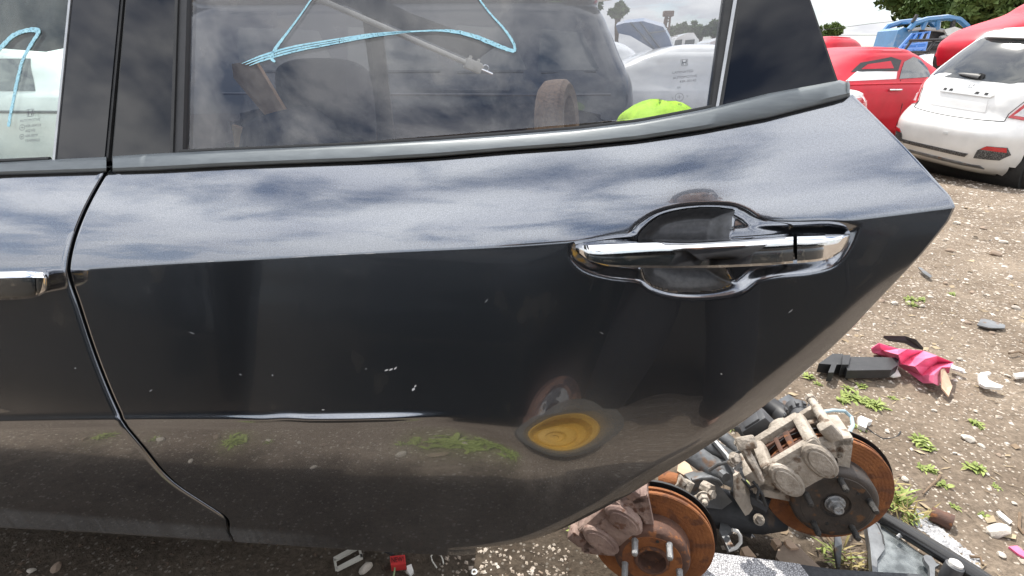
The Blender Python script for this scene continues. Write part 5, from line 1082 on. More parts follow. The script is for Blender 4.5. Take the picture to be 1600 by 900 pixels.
SEDAN = [(.16, .72, .22, 4.30), (.22, .80, .10, 4.40), (.40, .86, .02, 4.46), (.60, .87, .0, 4.45), (.75, .87, .03, 4.40), (.86, .85, .08, 4.10), (.93, .82, .20, 3.70), (.97, .79, .55, 3.35), (1.05, .74, .80, 3.10), (1.20, .67, 1.10, 2.80), (1.31, .60, 1.35, 2.50), (1.37, .48, 1.55, 2.25), (1.395, .25, 1.75, 2.05), (1.40, .03, 1.9, 1.95)]
COUPE = [(.14, .74, .20, 3.95), (.20, .82, .10, 4.05), (.38, .88, .02, 4.12), (.55, .885, .0, 4.12), (.70, .88, .02, 4.02), (.82, .86, .08, 3.75), (.92, .81, .20, 3.25), (1.02, .745, .42, 2.85), (1.14, .68, .70, 2.55), (1.25, .61, 1.0, 2.25), (1.31, .50, 1.22, 2.02), (1.335, .28, 1.42, 1.82), (1.34, .03, 1.6, 1.65)]
SUVL = [(.22, .78, .22, 4.35), (.28, .86, .10, 4.45), (.45, .90, .02, 4.52), (.65, .91, .0, 4.52), (.85, .90, .03, 4.42), (.98, .88, .08, 4.05), (1.08, .85, .14, 3.45), (1.25, .80, .24, 3.05), (1.42, .74, .36, 2.70), (1.54, .68, .46, 2.45), (1.60, .56, .62, 2.25), (1.63, .30, .9, 2.0), (1.635, .03, 1.2, 1.6)]
car_paint('black_blue_paint', (.010, .013, .024))
VANL = [(.22, .80, .22, 4.75), (.30, .88, .10, 4.85), (.50, .91, .02, 4.92), (.80, .91, .02, 4.90), (1.00, .89, .06, 4.80), (1.20, .85, .18, 4.70), (1.42, .79, .30, 4.60), (1.60, .73, .42, 4.45), (1.72, .62, .58, 4.25), (1.76, .34, .9, 4.0), (1.765, .03, 1.6, 3.0)]
# ---- white hatchback seen from behind
wf = thing('white_hatchback', 'small white hatchback seen from behind, its number plate missing', 'car', (4.36, 5.71, -.16), (R(.7), R(4.0), R(-70.8)))
WF = Loft(HATCH, 4.4); squash(wf, 1.09)
WF.body('body', 'white_paint', wf, [(.66, .29, .335), (2.92, .29, .335)])
rw = WF.patch('rear_window', 'car_glass', wf, 'rear', [(-.54, 1.00), (.54, 1.00), (.53, 1.06), (.43, 1.32), (.38, 1.36), (-.38, 1.36), (-.43, 1.32), (-.53, 1.06)], .006, .006)
mb = MB(); q0 = WF.pt('rear', .03, 1.035) + np.array([0, -.03, 0]); q1 = WF.pt('rear', -.22, 1.045) + np.array([0, -.025, 0]); mb.tube([q0, q0 + (q1 - q0) * .3, q0 + (q1 - q0) * .75, q1], [.030, .026, .018, .006], 10, flat=.5); mb.tube([q0 + np.array([0, .05, 0]), q0], [.026, .034], 10); mb.build('rear_wiper', 'black_plastic', wf, False)
sp = []
for x in np.linspace(-.46, .46, 15): sp.append(WF.pt('rear', x, 1.40))
mb = MB(); v = []; f = []
for p in sp:
    e = 1 - abs(p[0] / .50) ** 4; v += [p + np.array([0, .06, .035]), p + np.array([0, -.10 * e, .005]), p + np.array([0, -.115 * e, -.02]), p + np.array([0, -.08 * e, -.035]), p + np.array([0, .06, -.02])]
for i in range(14):
    for j in range(5): f.append((i * 5 + j, i * 5 + (j + 1) % 5, (i + 1) * 5 + (j + 1) % 5, (i + 1) * 5 + j))
f += [(0, 1, 2, 3, 4), (74, 73, 72, 71, 70)]; mb.add(v, f); mb.build('roof_spoiler', 'white_paint', wf, False)
for s in (-1, 1):
    tl = WF.patch('tail_lamp', 'tail_red', wf, 'rear', [(s * .50, .72), (s * .66, .70), (s * .715, .75), (s * .70, .90), (s * .64, .965), (s * .56, .86)], .012, .014)
    WF.patch('clear_lens', 'lamp_clear', tl, 'rear', [(s * .53, .74), (s * .63, .73), (s * .62, .80), (s * .57, .82)], .016, .004, 3, 3)
    rf_ = WF.patch('fog_recess', 'mesh_black', wf, 'rear', [(s * .42, .33), (s * .60, .34), (s * .655, .40), (s * .63, .465), (s * .50, .46), (s * .44, .41)], .006, .006)
    WF.patch('reflector', 'tail_red', rf_, 'rear', [(s * .46, .425), (s * .63, .42), (s * .625, .462), (s * .50, .46)], .010, .004, 3, 3)
WF.patch('plate_light_bar', 'off_white_paint', wf, 'rear', [(-.27, .865), (.27, .865), (.29, .885), (.27, .915), (-.27, .915), (-.29, .885)], .020, .022)
for x in (-.22, -.15, .13, .22):
    WF.patch('fixing_hole', 'rubber', wf, 'rear', [(x - .016 * (1 if x in (-.22, .22) else 1.6), .88), (x + .016, .88), (x + .016, .90), (x - .016, .90)], .022, .002, 2, 2)
WF.patch('plate_recess', 'white_paint', wf, 'rear', [(-.30, .735), (.30, .735), (.26, .85), (-.26, .85)], .005, .004)
WF.patch('bumper_grille', 'mesh_black', wf, 'rear', [(-.40, .325), (.34, .325), (.37, .36), (-.42, .36)], .008, .008)
WF.patch('lower_lip', 'grey_steel', wf, 'rear', [(-.52, .235), (.50, .235), (.47, .262), (-.50, .262)], .010, .01)
WF.patch('tow_cover', 'off_white_paint', wf, 'rear', [(.06, .50), (.11, .50), (.11, .525), (.06, .525)], .006, .006, 3, 3)
WF.line('hatch_seam', 'black_plastic', wf, 'rear', [(x, .665 + .02 * (abs(x) / .5) ** 2) for x in np.linspace(-.50, .50, 20)], .0045)
for s in (-1, 1): WF.line('hatch_seam', 'black_plastic', wf, 'rear', [(s * .50, .685), (s * .49, .75), (s * .545, .87), (s * .60, .98)], .004)
for x, z in ((-.02, .955), (.02, .960), (-.01, .935), (.015, .938)): WF.patch('badge_pin', 'silver_paint', wf, 'rear', [(x - .008, z - .006), (x + .008, z - .006), (x + .008, z + .006), (x - .008, z + .006)], .006, .005, 2, 2)
for s in ('left', 'right'): WF.patch('side_window', 'car_glass', wf, s, [(.95, 1.02), (2.3, 1.02), (1.95, 1.33), (1.05, 1.33)], .005, .005)
for x in (-.70, .70):
    for y in (.66, 2.92): wheel(wf, x, y, .29, .29, .2)
def place_car(name, label, lv, paint, loc, th, n=4.8, sz=1.0, wheels=((.75, .30, .35),), rims='alloy', group=None, tilt=0.0, pitch=0.0):
    t = thing(name, label, 'car', loc, (R(pitch), R(tilt), R(th)), group); lo = Loft(lv, n); squash(t, sz); lo.body('body', paint, t, wheels)
    W_ = lo.a[:, 1].max() - .10
    for (y, z, r) in wheels:
        if rims:
            for s in (-1, 1): wheel(t, s * W_, y, z, r - .045, .2, rims)
    return t, lo
# ---- red three-door coupe beyond it
rc, RC = place_car('red_coupe', 'red three-door coupe behind the white hatchback, its door window frame bent', COUPE, 'red_paint', (6.15, 9.0, -.10), 112.5, 4.2, 1.06, ((.80, .31, .355), (3.3, .31, .355)))
RC.patch('quarter_window', 'car_glass', rc, 'left', [(.95, .95), (1.62, .93), (1.45, 1.14), (1.25, 1.205), (1.08, 1.16), (.98, 1.06)], .006, .006)
RC.patch('door_window', 'off_white_paint', rc, 'left', [(1.68, .93), (2.62, .91), (2.35, 1.03), (1.62, 1.02)], .005, .005)
dw = RC.patch('window_frame', 'black_plastic', rc, 'left', [(1.50, 1.16), (1.60, 1.03), (2.45, 1.02), (2.25, 1.13), (1.7, 1.20)], .006, .006); RC.patch('window_opening', 'red_paint', dw, 'left', [(1.68, 1.06), (2.28, 1.05), (2.15, 1.11), (1.72, 1.15)], .009, .003)
RC.patch('rear_window', 'car_glass', rc, 'rear', [(-.56, .98), (.56, .98), (.44, 1.24), (-.44, 1.24)], .006, .006)
RC.line('belt_crease', 'red_paint', rc, 'left', [(y, .86 + .015 * math.sin(y)) for y in np.linspace(.35, 2.9, 16)], .012); RC.line('door_gap', 'rubber', rc, 'left', [(1.50, .30), (1.52, .60), (1.60, .92)], .006)
mb = MB(); mb.tube([RC.pt('left', 1.62, .80) + np.array([-.02, 0, 0]), RC.pt('left', 1.75, .80) + np.array([-.035, 0, 0]), RC.pt('left', 1.86, .80) + np.array([-.02, 0, 0])], .014, 8); mb.build('door_handle', 'chrome', rc, False)
for s in (-1, 1): RC.patch('tail_lamp', 'tail_red', rc, 'rear', [(s * .48, .72), (s * .78, .72), (s * .78, .82), (s * .48, .82)], .008, .008)
# ---- corner of a white saloon showing behind the door
p_ = PY(1358, 140, 5.4)
ws, WS = place_car('white_saloon', 'white saloon mostly hidden, its red tail lamp showing beside the door edge', SEDAN, 'white_paint', (p_[0] + .22, 6.2, -.10), 90, 5.5, 1.0, ((.8, .31, .36), (3.4, .31, .36)))
WS.patch('tail_lamp', 'tail_red', ws, 'left', [(.16, .66), (.40, .66), (.42, .84), (.22, .86), (.15, .78)], .008, .008); WS.patch('tail_lamp', 'tail_red', ws, 'rear', [(-.72, .66), (-.50, .66), (-.50, .82), (-.70, .82)], .008, .008)
# ---- red hatchback showing only its domed roof, a silver car behind
p_ = PY(1345, 90, 12.0)
rd, RDm = place_car('red_hatchback', 'faded red hatchback behind the coupe, only its domed top showing', HATCH, 'red_paint', (p_[0] - 1.1, 13.0, -.35), -60, 3.0, 1.36, ())
p_ = PY(1300, 64, 19.0)
sc_, SCm = place_car('silver_car', 'silver car with pale windscreen far behind the red dome', HATCH, 'silver_paint', (p_[0] + 1.4, 19.5, .10), 90, 4.5, 1.1, ()); SCm.patch('side_window', 'lamp_clear', sc_, 'left', [(.6, 1.0), (2.5, 1.0), (1.9, 1.36), (.8, 1.36)], .006, .006)
# ---- row of white vehicles under the wreck
p_ = PY(1480, 84, 15.0)
wv, WV = place_car('white_van', 'white van with dark roof rack under the blue wreck', SUVL, 'off_white_paint', (p_[0] + 2.6, 16.0, -.18), 90, 5, .93, ())
rk = thing('roof_rack', 'dark steel roof rack standing on the white van roof', 'roof rack', (p_[0], 16.0, 1.3))
for i in range(4): mb = MB(); mb.tube([(p_[0] - .9 + i * .6, 15.4, 1.30), (p_[0] - .75 + i * .6, 15.4, 1.62)], .035, 6); mb.build('upright', 'black_plastic', rk)
mb = MB(); mb.tube([(p_[0] - .8, 15.4, 1.62), (p_[0] + 1.3, 15.4, 1.68)], .04, 6); mb.build('rail', 'black_plastic', rk)
mb = MB(); mb.tube([(p_[0] - .9, 15.4, 1.34), (p_[0] + 1.1, 15.4, 1.36)], .03, 6); mb.build('rail', 'black_plastic', rk)
# ---- crushed blue car on top of the row
p0 = PY(1384, 78, 21.0); p1 = PY(1500, 82, 21.0)
bw = thing('blue_wreck', 'crushed blue car shell stacked above the other cars', 'car', (p0[0], 21.0, p0[2]))
Lb = p1[0] - p0[0]; bx = lambda px: (px - 1384) / (1500 - 1384) * Lb + p0[0]; k_ = Lb / 116.0
bz = lambda py: p0[2] + (78 - py) * k_
def side_prism(pts, y0, th, name, mat, parent): mb = MB(); mb.prism([(bx(x), bz(y)) for x, y in pts], th, Matrix(((1, 0, 0, 0), (0, 0, 1, y0), (0, 1, 0, 0), (0, 0, 0, 1))), .03); return mb.build(name, mat, parent, smooth=False)
side_prism([(1384, 74), (1385, 50), (1392, 46), (1406, 50), (1416, 48), (1418, 74)], 20.6, 1.3, 'door', 'blue_paint', bw); side_prism([(1418, 74), (1416, 50), (1440, 48), (1470, 52), (1494, 66), (1500, 80), (1440, 80)], 20.7, 1.3, 'engine_bay', 'dark_steel', bw)
for pts, r, mt_ in [([(1398, 50), (1404, 41), (1420, 36), (1450, 33), (1468, 36), (1482, 45), (1490, 56)], .10, 'blue_paint'), ([(1417, 50), (1420, 37)], .09, 'blue_paint'), ([(1440, 50), (1437, 35)], .09, 'blue_paint'), ([(1462, 52), (1460, 36)], .08, 'dark_steel'), ([(1398, 50), (1417, 48), (1440, 50), (1470, 54)], .06, 'silver_paint'), ([(1400, 40), (1404, 29)], .06, 'dark_steel'), ([(1480, 46), (1496, 60), (1500, 76)], .07, 'dark_steel'), ([(1448, 62), (1470, 56), (1486, 70)], .08, 'silver_paint'), ([(1440, 74), (1460, 70), (1490, 76)], .09, 'dark_steel')]:
    mb = MB(); mb.tube([(bx(x), 20.5, bz(y)) for x, y in pts], r, 6); mb.build('pillar' if len(pts) == 2 else 'frame_rail', mt_, bw)
    if len(pts) > 5: mb = MB(); mb.tube([(bx(x), 22.0, bz(y)) for x, y in pts], r, 6); mb.build('frame_rail', mt_, bw)
v = [(bx(1420), 20.5, bz(36)), (bx(1466), 20.5, bz(34)), (bx(1466), 22.0, bz(34)), (bx(1420), 22.0, bz(36))]; mb = MB(); mb.add(v + [(a, b, c - .06) for a, b, c in v], [(0, 1, 2, 3), (7, 6, 5, 4), (0, 4, 5, 1), (1, 5, 6, 2), (2, 6, 7, 3), (3, 7, 4, 0)]); mb.build('roof_panel', 'blue_paint', bw, smooth=False)
mb = MB(); mb.prism([(bx(1448), bz(50)), (bx(1462), bz(46)), (bx(1476), bz(50)), (bx(1470), bz(60)), (bx(1455), bz(58))], .1, Matrix(((1, 0, 0, 0), (0, 0, 1, 20.4), (0, 1, 0, 0), (0, 0, 0, 1)))); mb.build('airbag', 'off_white_paint', bw, smooth=False)
# what carries the wreck
p_ = PY(1440, 90, 21.0); tv, _ = place_car('pale_saloon', 'pale saloon at the bottom of the stack below the blue wreck', SEDAN, 'silver_paint', (p_[0] + 2.2, 22.2, -.18), 90, 4.5, 1.0, ()); tv.scale[2] *= (p0[2] + .18) / 1.42
# ---- blue cage trolley
bt = thing('blue_trolley', 'bright blue tubular cage trolley leaning before the blue wreck', 'trolley', tuple(PY(1410, 82, 17.0)))
car_paint('bright_blue', (.03, .16, .50))
for pts in ([(1400, 82), (1425, 54), (1452, 50), (1443, 80)], [(1413, 81), (1432, 54)], [(1428, 80), (1442, 52)], [(1410, 72), (1447, 68)], [(1404, 78), (1444, 76)]):
    mb = MB(); mb.tube([PY(x, y, 17.0 + (82 - y) * .01) for x, y in pts], .05, 6); mb.build('bar', 'bright_blue', bt)
mb = MB(); q = [PY(x, y, 17.06) for x, y in [(1404, 82), (1415, 70), (1447, 69), (1442, 81)]]; mb.add(q + [p + np.array([0, .05, 0]) for p in q], [(0, 1, 2, 3), (7, 6, 5, 4), (0, 4, 5, 1), (1, 5, 6, 2), (2, 6, 7, 3), (3, 7, 4, 0)]); mb.build('panel', 'bright_blue', bt, smooth=False)
# ---- red car lifted on another at the upper right
p_ = np.array([7.86, 9.5, 1.45])
ru, RU = place_car('raised_red_car', 'red car stacked high at upper right with empty wheel arch', HATCH, 'red_paint', (10.98, 10.3, 1.06), 90 , 4.2, 1.0, ((3.12, .36, .40),), rims=None, tilt=0, pitch=-4)
for pts, r in [([(-.55, 3.0, .3), (-.6, 3.2, .75)], .03), ([(-.5, 2.9, .6), (-.55, 3.4, .25)], .025), ([(-.6, 3.12, .3), (-.45, 3.12, .35)], .10)]:
    mb = MB(); mb.tube(pts, r, 8); mb.build('strut', 'dark_steel', ru, False)
du, DU = place_car('dark_lower_car', 'dark car at the bottom of the stack under the raised red car', SEDAN, 'navy_paint', (12.2, 10.5, -.18), 90, 4.5, 1.0, ())
du.scale[2] = 1.42 / 1.4
# ---- seen through the rear window: dark SUV, white car with blue tailgate, pickups
sv, SV = place_car('stretched_dark_suv', 'dark blue-black SUV seen through the rear window glass, stretched to hide bright sky', VANL, 'black_blue_paint', (.86, 5.32, -.12), 90, 5.5, 1.06, ((.62, .36, .42), (3.6, .36, .42)), rims=None)  # SUV drawn out longer and taller to cover the sky behind the glass
for y0, y1, zt in ((.42, .98, 1.42), (1.08, 1.75, 1.45), (1.85, 2.75, 1.44), (2.85, 3.8, 1.44)):
    wn_ = SV.patch('side_window', 'car_glass', sv, 'left', [(y0, 1.10), (y1, 1.09), (y1 - .02, zt), (y0 + .16, zt - .03)], .005, .006); SV.line('window_sill', 'black_plastic', wn_, 'left', [(y0 + .03, 1.085), (y1 - .03, 1.075)], .009)
SV.line('belt_line', 'black_blue_paint', sv, 'left', [(y, .90) for y in np.linspace(.3, 4.0, 14)], .012)
for x in (-.74, .74): wheel(sv, x, .70, .30, .33, .22, 'alloy')
wc, WC = place_car('white_wagon', 'white car with blue tailgate seen through the rear window', HATCH, 'off_white_paint', (1.75, 7.3, -.17), 80, 4.5, 1.05, ((.66, .30, .35),))
q = [PY(x, y, 6.25) for x, y in [(962, 40), (975, 36), (1005, 33), (1036, 42), (1046, 60), (1062, 104), (1050, 102), (1022, 78), (985, 56), (966, 52)]]
tg = thing('blue_tailgate', 'loose dark blue tailgate with spoiler resting on the white car', 'tailgate', tuple(q[-1]))
mb = MB(); k = len(q); mb.add(q + [p + np.array([.05, .25, .05]) for p in q], [tuple(range(k)), tuple(range(2 * k - 1, k - 1, -1))] + [(i, (i + 1) % k, k + (i + 1) % k, k + i) for i in range(k)]); car_paint('tailgate_blue', (.05, .10, .22)); mb.build('panel', 'tailgate_blue', tg, smooth=False)
for a, b in (((985, 35), (1040, 96)), ((1000, 34), (1050, 100)), ((1012, 52), (1040, 48))): mb = MB(); mb.tube([PY(*a, 6.235), PY(*b, 6.235)], .008, 6); mb.build('crease_line', 'navy_paint', tg)
# pickups
for (pl, pr, pt_, pb, Y, lab) in ((1042, 1091, 51, 108, 13.0, 'white double cab pickup seen through the rear window'), (1094, 1140, 58, 100, 12.0, 'second white pickup cab beside the division bar of the window')):
    A, B = PY(pl, pb, Y), PY(pr, pt_, Y); t = thing('white_pickup', lab, 'pickup', (A[0], Y, -.2)); h = B[2]
    mb = MB(); mb.prism([(A[0], .9), (A[0] + .15, h - .1), (A[0] + .4, h), (B[0] - .1, h), (B[0], h - .12), (B[0] + .02, .9)], 1.5, Matrix(((1, 0, 0, 0), (0, 0, 1, Y), (0, 1, 0, 0), (0, 0, 0, 1))), .05); mb.build('cab', 'white_paint', t)
    mb = MB(); mb.box(((A[0] + B[0]) / 2 + .1, Y + .75, .35), (B[0] - A[0] + 2.2, 1.62, .95), bev=.08); mb.build('lower_body', 'white_paint', t)
    wdt = B[0] - A[0]
    for a, b in ((.14, .44), (.52, .90)): mb = MB(); mb.prism([(A[0] + wdt * a, 1.0), (A[0] + wdt * (a + .04), h - .16), (A[0] + wdt * b, h - .14), (A[0] + wdt * b, 1.0)], .03, Matrix(((1, 0, 0, 0), (0, 0, 1, Y - .02), (0, 1, 0, 0), (0, 0, 0, 1)))); mb.build('side_window', 'car_glass', t, smooth=False)
    for x in (A[0] - .5, B[0] + .7): wheel(t, x, Y + .0, .1, .34, .2, None) if False else None
gc, GC = place_car('grey_saloon', 'dark grey saloon between the pickups and the window division bar', SEDAN, 'silver_paint', (PY(1120, 120, 9.0)[0] + .6, 10.2, -.18), 90, 4.5, 1.0, ((.8, .31, .36),)); GC.patch('side_window', 'car_glass', gc, 'left', [(1.2, .97), (2.9, .97), (2.5, 1.28), (1.5, 1.28)], .005, .005)
# torn white wing standing in front of it
q = [PY(x, y, 7.8) for x, y in [(1070, 165), (1072, 145), (1082, 132), (1094, 128), (1100, 140), (1098, 170), (1090, 176), (1086, 160), (1078, 158), (1074, 168)]]
k = len(q); mb = MB(); mb.add(q + [p + np.array([.02, .08, 0]) for p in q], [tuple(range(k)), tuple(range(2 * k - 1, k - 1, -1))] + [(i, (i + 1) % k, k + (i + 1) % k, k + i) for i in range(k)]); o = mb.build('front_wing', 'white_paint', smooth=False); tag(o, 'loose white wing panel standing beyond the rear window corner', 'car wing')
# hi-vis jacket heaped on the bonnet height, on a drum
pmat('hi_vis', (.48, .78, .03), (.36, .62, .02), 14, .8, bump=.2, bscale=30); p_ = PY(1026, 190, 3.0)
v = []; f = []
for i in range(9):
    for j in range(17):
        th_, ph = math.pi * .5 * i / 8, 2 * math.pi * j / 16; r_ = .225 * (1 + .10 * math.sin(3 * ph + 1) + .05 * math.sin(7 * ph) + .06 * mnoise.noise((6 * math.cos(ph), 6 * math.sin(ph), 4 * th_))); v.append((p_[0] + r_ * math.sin(th_) * math.cos(ph) * 1.15, p_[1] + r_ * math.sin(th_) * math.sin(ph), p_[2] - .01 + .125 * math.cos(th_) * (1 + .18 * math.sin(5 * ph + 3 * th_)) + .02 * mnoise.noise((5 * ph, 5 * th_, 2)) * math.sin(th_)))
for i in range(8):
    for j in range(16): f.append((i * 17 + j, i * 17 + j + 1, (i + 1) * 17 + j + 1, (i + 1) * 17 + j))
hv = link_mesh('hi_vis_jacket', mesh('hi_vis_jacket', v, f, 'hi_vis')); tag(hv, 'bright yellow-green jacket heaped behind the rear window', 'jacket'); hv.modifiers.new('t', 'SOLIDIFY').thickness = .006
mb = MB(); g0 = gh(p_[0], p_[1]); hh = p_[2] - .012 - g0; mb.lathe([(0, 0), (.27, 0), (.28, .02), (.27, hh * .33), (.285, hh * .34), (.27, hh * .35), (.27, hh * .66), (.285, hh * .67), (.27, hh * .68), (.27, hh - .02), (.28, hh), (.26, hh), (0, hh - .01)], 32, frame((p_[0], p_[1], g0), (0, 0, 1))); o = mb.build('oil_drum', 'rust_dark'); tag(o, 'steel drum standing under the yellow-green jacket', 'drum')
# tyre standing in the SUV arch line, seen through the glass
ty = thing('worn_tyre', 'worn brown tyre seen through the glass beside the dark wheel arch', 'tyre', tuple(PY(868, 200, 3.3))); tcn_ = PY(872, 196, 3.3); mb = MB(); mb.lathe([(.20, -.09), (.28, -.10), (.31, -.07), (.315, 0), (.31, .07), (.28, .10), (.20, .09), (.19, 0)], 40, frame(tcn_, (1.0, -.25, .1)), True)
pmat('tyre_brown', (.16, .11, .075), (.09, .065, .05), 60, .9, bump=.6, bscale=50); mb.build('tread', 'tyre_brown', ty)
mb = MB(); hh = tcn_[2] - .315; mb.box((tcn_[0], tcn_[1], hh / 2 - .03), (.5, .5, hh + .06), bev=.02); o = mb.build('timber_crate', 'pale_card'); tag(o, 'crate carrying the worn brown tyre behind the car', 'crate')
# white car seen through the front window
fwc, FW = place_car('white_estate', 'white car seen through the front door window', SEDAN, 'white_paint', (-3.6, 5.0, -.12), 90, 4.5, 1.0, ((.8, .31, .36), (3.4, .31, .36)))
for y0, y1 in ((1.25, 1.95), (2.05, 2.85)): FW.patch('side_window', 'car_glass', fwc, 'left', [(y0, .98), (y1, .98), (y1 - .1, 1.26), (y0 + .12, 1.26)], .005, .006)
FW.line('trim_strip', 'black_plastic', fwc, 'left', [(y, .80) for y in np.linspace(.4, 4.0, 12)], .014)
# ================================================================== trees, palm, lines, tower
pmat('leaf_dark', (.085, .135, .035), (.045, .08, .02), .9, .65, spec=.25); pmat('leaf_mid', (.13, .18, .055), (.07, .11, .03), .9, .65, spec=.25); pmat('bark', (.16, .12, .09), (.09, .07, .05), 6, .9, bump=.4); pmat('palm_leaf', (.20, .23, .09), (.12, .14, .05), 2, .7)
def tree(name, label, base, top, cen, rad, nclump, nleaf, ls, leaf, seed, group=None):
    t = thing(name, label, 'tree', tuple(base), group=group); r_ = np.random.default_rng(seed); base = np.array(base); cen = np.array(cen, float); rad = np.array(rad, float)
    H_ = cen[2] - base[2]; tr_ = MB(); pts = [base + (np.array([cen[0], cen[1], cen[2]]) - base) * q + np.array([.03 * H_ * math.sin(5 * q), 0, 0]) for q in np.linspace(0, 1, 6)]; tr_.tube(pts, [H_ * .045 * (1 - .7 * q) for q in np.linspace(0, 1, 6)], 8)
    cl = []
    for _ in range(nclump):
        d = r_.normal(size=3); d /= np.linalg.norm(d); d[2] = d[2] * .9 + .1; cl.append(cen + d * rad * r_.uniform(.45, 1.0) * (1 + .15 * r_.normal()))
    for c in cl[:8]: a = pts[3] + (pts[5] - pts[3]) * r_.uniform(0, .8); tr_.tube([a, (a + c) / 2 + np.array([0, 0, .05 * H_]), c], [H_ * .018, H_ * .010, H_ * .003], 6)
    tr_.build('trunk', 'bark', t)
    v = np.empty((nleaf * 4, 3)); cs = np.array(cl)[r_.integers(nclump, size=nleaf)]; spread_ = rad.mean() * r_.uniform(.16, .30, nleaf)[:, None]
    p = r_.normal(size=(nleaf, 3)); p /= np.linalg.norm(p, axis=1)[:, None]; p = cs + p * spread_ * r_.uniform(.5, 1, (nleaf, 1)) * np.array([1.15, 1.15, .8])
    a = r_.normal(size=(nleaf, 3)); a /= np.linalg.norm(a, axis=1)[:, None]; b = np.cross(a, r_.normal(size=(nleaf, 3))); b /= np.linalg.norm(b, axis=1)[:, None]; s = ls * r_.uniform(.6, 1.2, (nleaf, 1))
    v[0::4] = p - a * s; v[1::4] = p + b * s * .5; v[2::4] = p + a * s; v[3::4] = p - b * s * .5
    link_mesh('crown', mesh('crown', v, [(4 * i, 4 * i + 1, 4 * i + 2, 4 * i + 3) for i in range(nleaf)], leaf, False), t); return t
def at(px, py, Y): return PY(px, py, Y)
def tree_at(name, label, px, ptop, pbot, wpx, Y, seed, leaf, nclump, nleaf, ls, group=None):
    A = at(px, ptop, Y); Bm = at(px, pbot, Y); w = (at(px + wpx, ptop, Y)[0] - A[0]) / 2; cz = (A[2] + Bm[2]) / 2; return tree(name, label, (A[0], Y, -.2), None, (A[0], Y, cz), (w, w * .9, (A[2] - Bm[2]) / 2 * .95), nclump, nleaf, ls, leaf, seed, group)
tree_at('broadleaf_tree', 'large dark green tree behind the stacked cars at upper right', 1530, -95, 62, 215, 34, 1, 'leaf_dark', 110, 26000, .26)
tree_at('broadleaf_tree', 'second dark green tree filling the gap under the large one', 1475, -25, 55, 90, 31, 5, 'leaf_dark', 50, 9000, .22)
tree_at('broadleaf_tree', 'paler tree crown at the right behind the raised red car', 1590, -40, 80, 130, 27, 9, 'leaf_mid', 50, 8000, .22)
tree_at('distant_tree', 'small thin tree against the sky beside the window edge', 1299, 37, 62, 34, 60, 2, 'leaf_mid', 26, 1500, .30)
for i, (px, pt_, w) in enumerate([(925, -14, 46), (968, 4, 26), (1058, 40, 30), (1076, 33, 28), (1098, 40, 30), (1118, 34, 34), (1135, 30, 40)]):
    tree_at('distant_tree', ['bushy tree top over the dark SUV roof', 'small tree top right of the SUV roof', 'leftmost tree of the far row beyond the pickups', 'second tree of the far row beyond the pickups', 'third tree of the far row beyond the pickups', 'fourth tree of the far row beyond the pickups', 'rightmost tree of the far row by the division bar'][i], px, pt_, (58 if i > 1 else 30), w, (55 if i > 1 else 26), 20 + i, 'leaf_dark', 20, 1400, .30 if i > 1 else .16, 'trees seen through the rear window')
# low palm
pb_ = at(1350, 82, 40); pt = thing('palm', 'low spiky palm between the red dome and the blue wreck', 'palm', (pb_[0], 40, -.2))
mb = MB(); mb.tube([(pb_[0], 40, -.2), (pb_[0], 40, pb_[2])], .15, 8); mb.build('trunk', 'bark', pt)
for k in range(22):
    a = rng.uniform(0, 6.28); L_ = rng.uniform(.8, 1.25); e = rng.uniform(.1, .9); mb = MB()
    P_ = [np.array([pb_[0], 40, pb_[2]]) + np.array([math.cos(a) * L_ * q * math.cos(e), math.sin(a) * L_ * q * math.cos(e), L_ * (q * math.sin(e) - .35 * q * q)]) for q in np.linspace(0, 1, 6)]
    v = []; f = []
    for i, p in enumerate(P_): w = .10 * math.sin(math.pi * min(.95, .1 + .9 * i / 5)); s = np.array([-math.sin(a), math.cos(a), 0]) * w; v += [p - s + np.array([0, 0, -.05]), p, p + s + np.array([0, 0, -.05])]
    for i in range(5): b = i * 3; f += [(b, b + 1, b + 4, b + 3), (b + 1, b + 2, b + 5, b + 4)]
    mb.add(v, f); mb.build('frond', 'palm_leaf', pt)
# overhead wires
pmat('wire', (.10, .10, .10), None, 5, .6)
for lab, pts in [('upper overhead wire sagging across the sky', [(1240, 52), (1316, 43), (1360, 37), (1400, 33), (1440, 34), (1520, 28)]), ('lower overhead wire crossing the pale sky', [(1240, 60), (1316, 55), (1370, 55), (1440, 56), (1520, 50)])]:
    mb = MB(); mb.tube([at(x, y, 45) for x, y in pts], .016, 5); o = mb.build('overhead_wire', 'wire'); tag(o, lab, 'wire')
# lattice mast
lm = thing('lattice_mast', 'rust brown lattice mast top seen through the rear window', 'mast', tuple(PY(1041, 50, 40) * np.array([1, 1, 0])))
A, B = PY(1036, 52, 40), PY(1044, 24, 40)
for dx, dy in ((-.25, 0), (.25, 0), (0, .4)): mb = MB(); mb.tube([(A[0] + dx * 1.6, 40 + dy, -.2), (B[0] + dx * .6, 40 + dy * .5, B[2])], .07, 6); mb.build('leg', 'rust_dark', lm)
for k in range(14):
    z0 = B[2] * k / 14; z1 = B[2] * (k + 1) / 14; s = (-1) ** k; w = .4 - .25 * k / 14; x0 = A[0] + (B[0] - A[0]) * k / 14; mb = MB(); mb.tube([(x0 - s * w, 40, z0), (x0 + s * w, 40, z1)], .04, 5); mb.build('brace', 'rust_dark', lm)
mb = MB(); mb.box((B[0], 40, B[2] + .1), (.7, .5, .35), bev=.05); mb.build('head', 'rust_dark', lm)
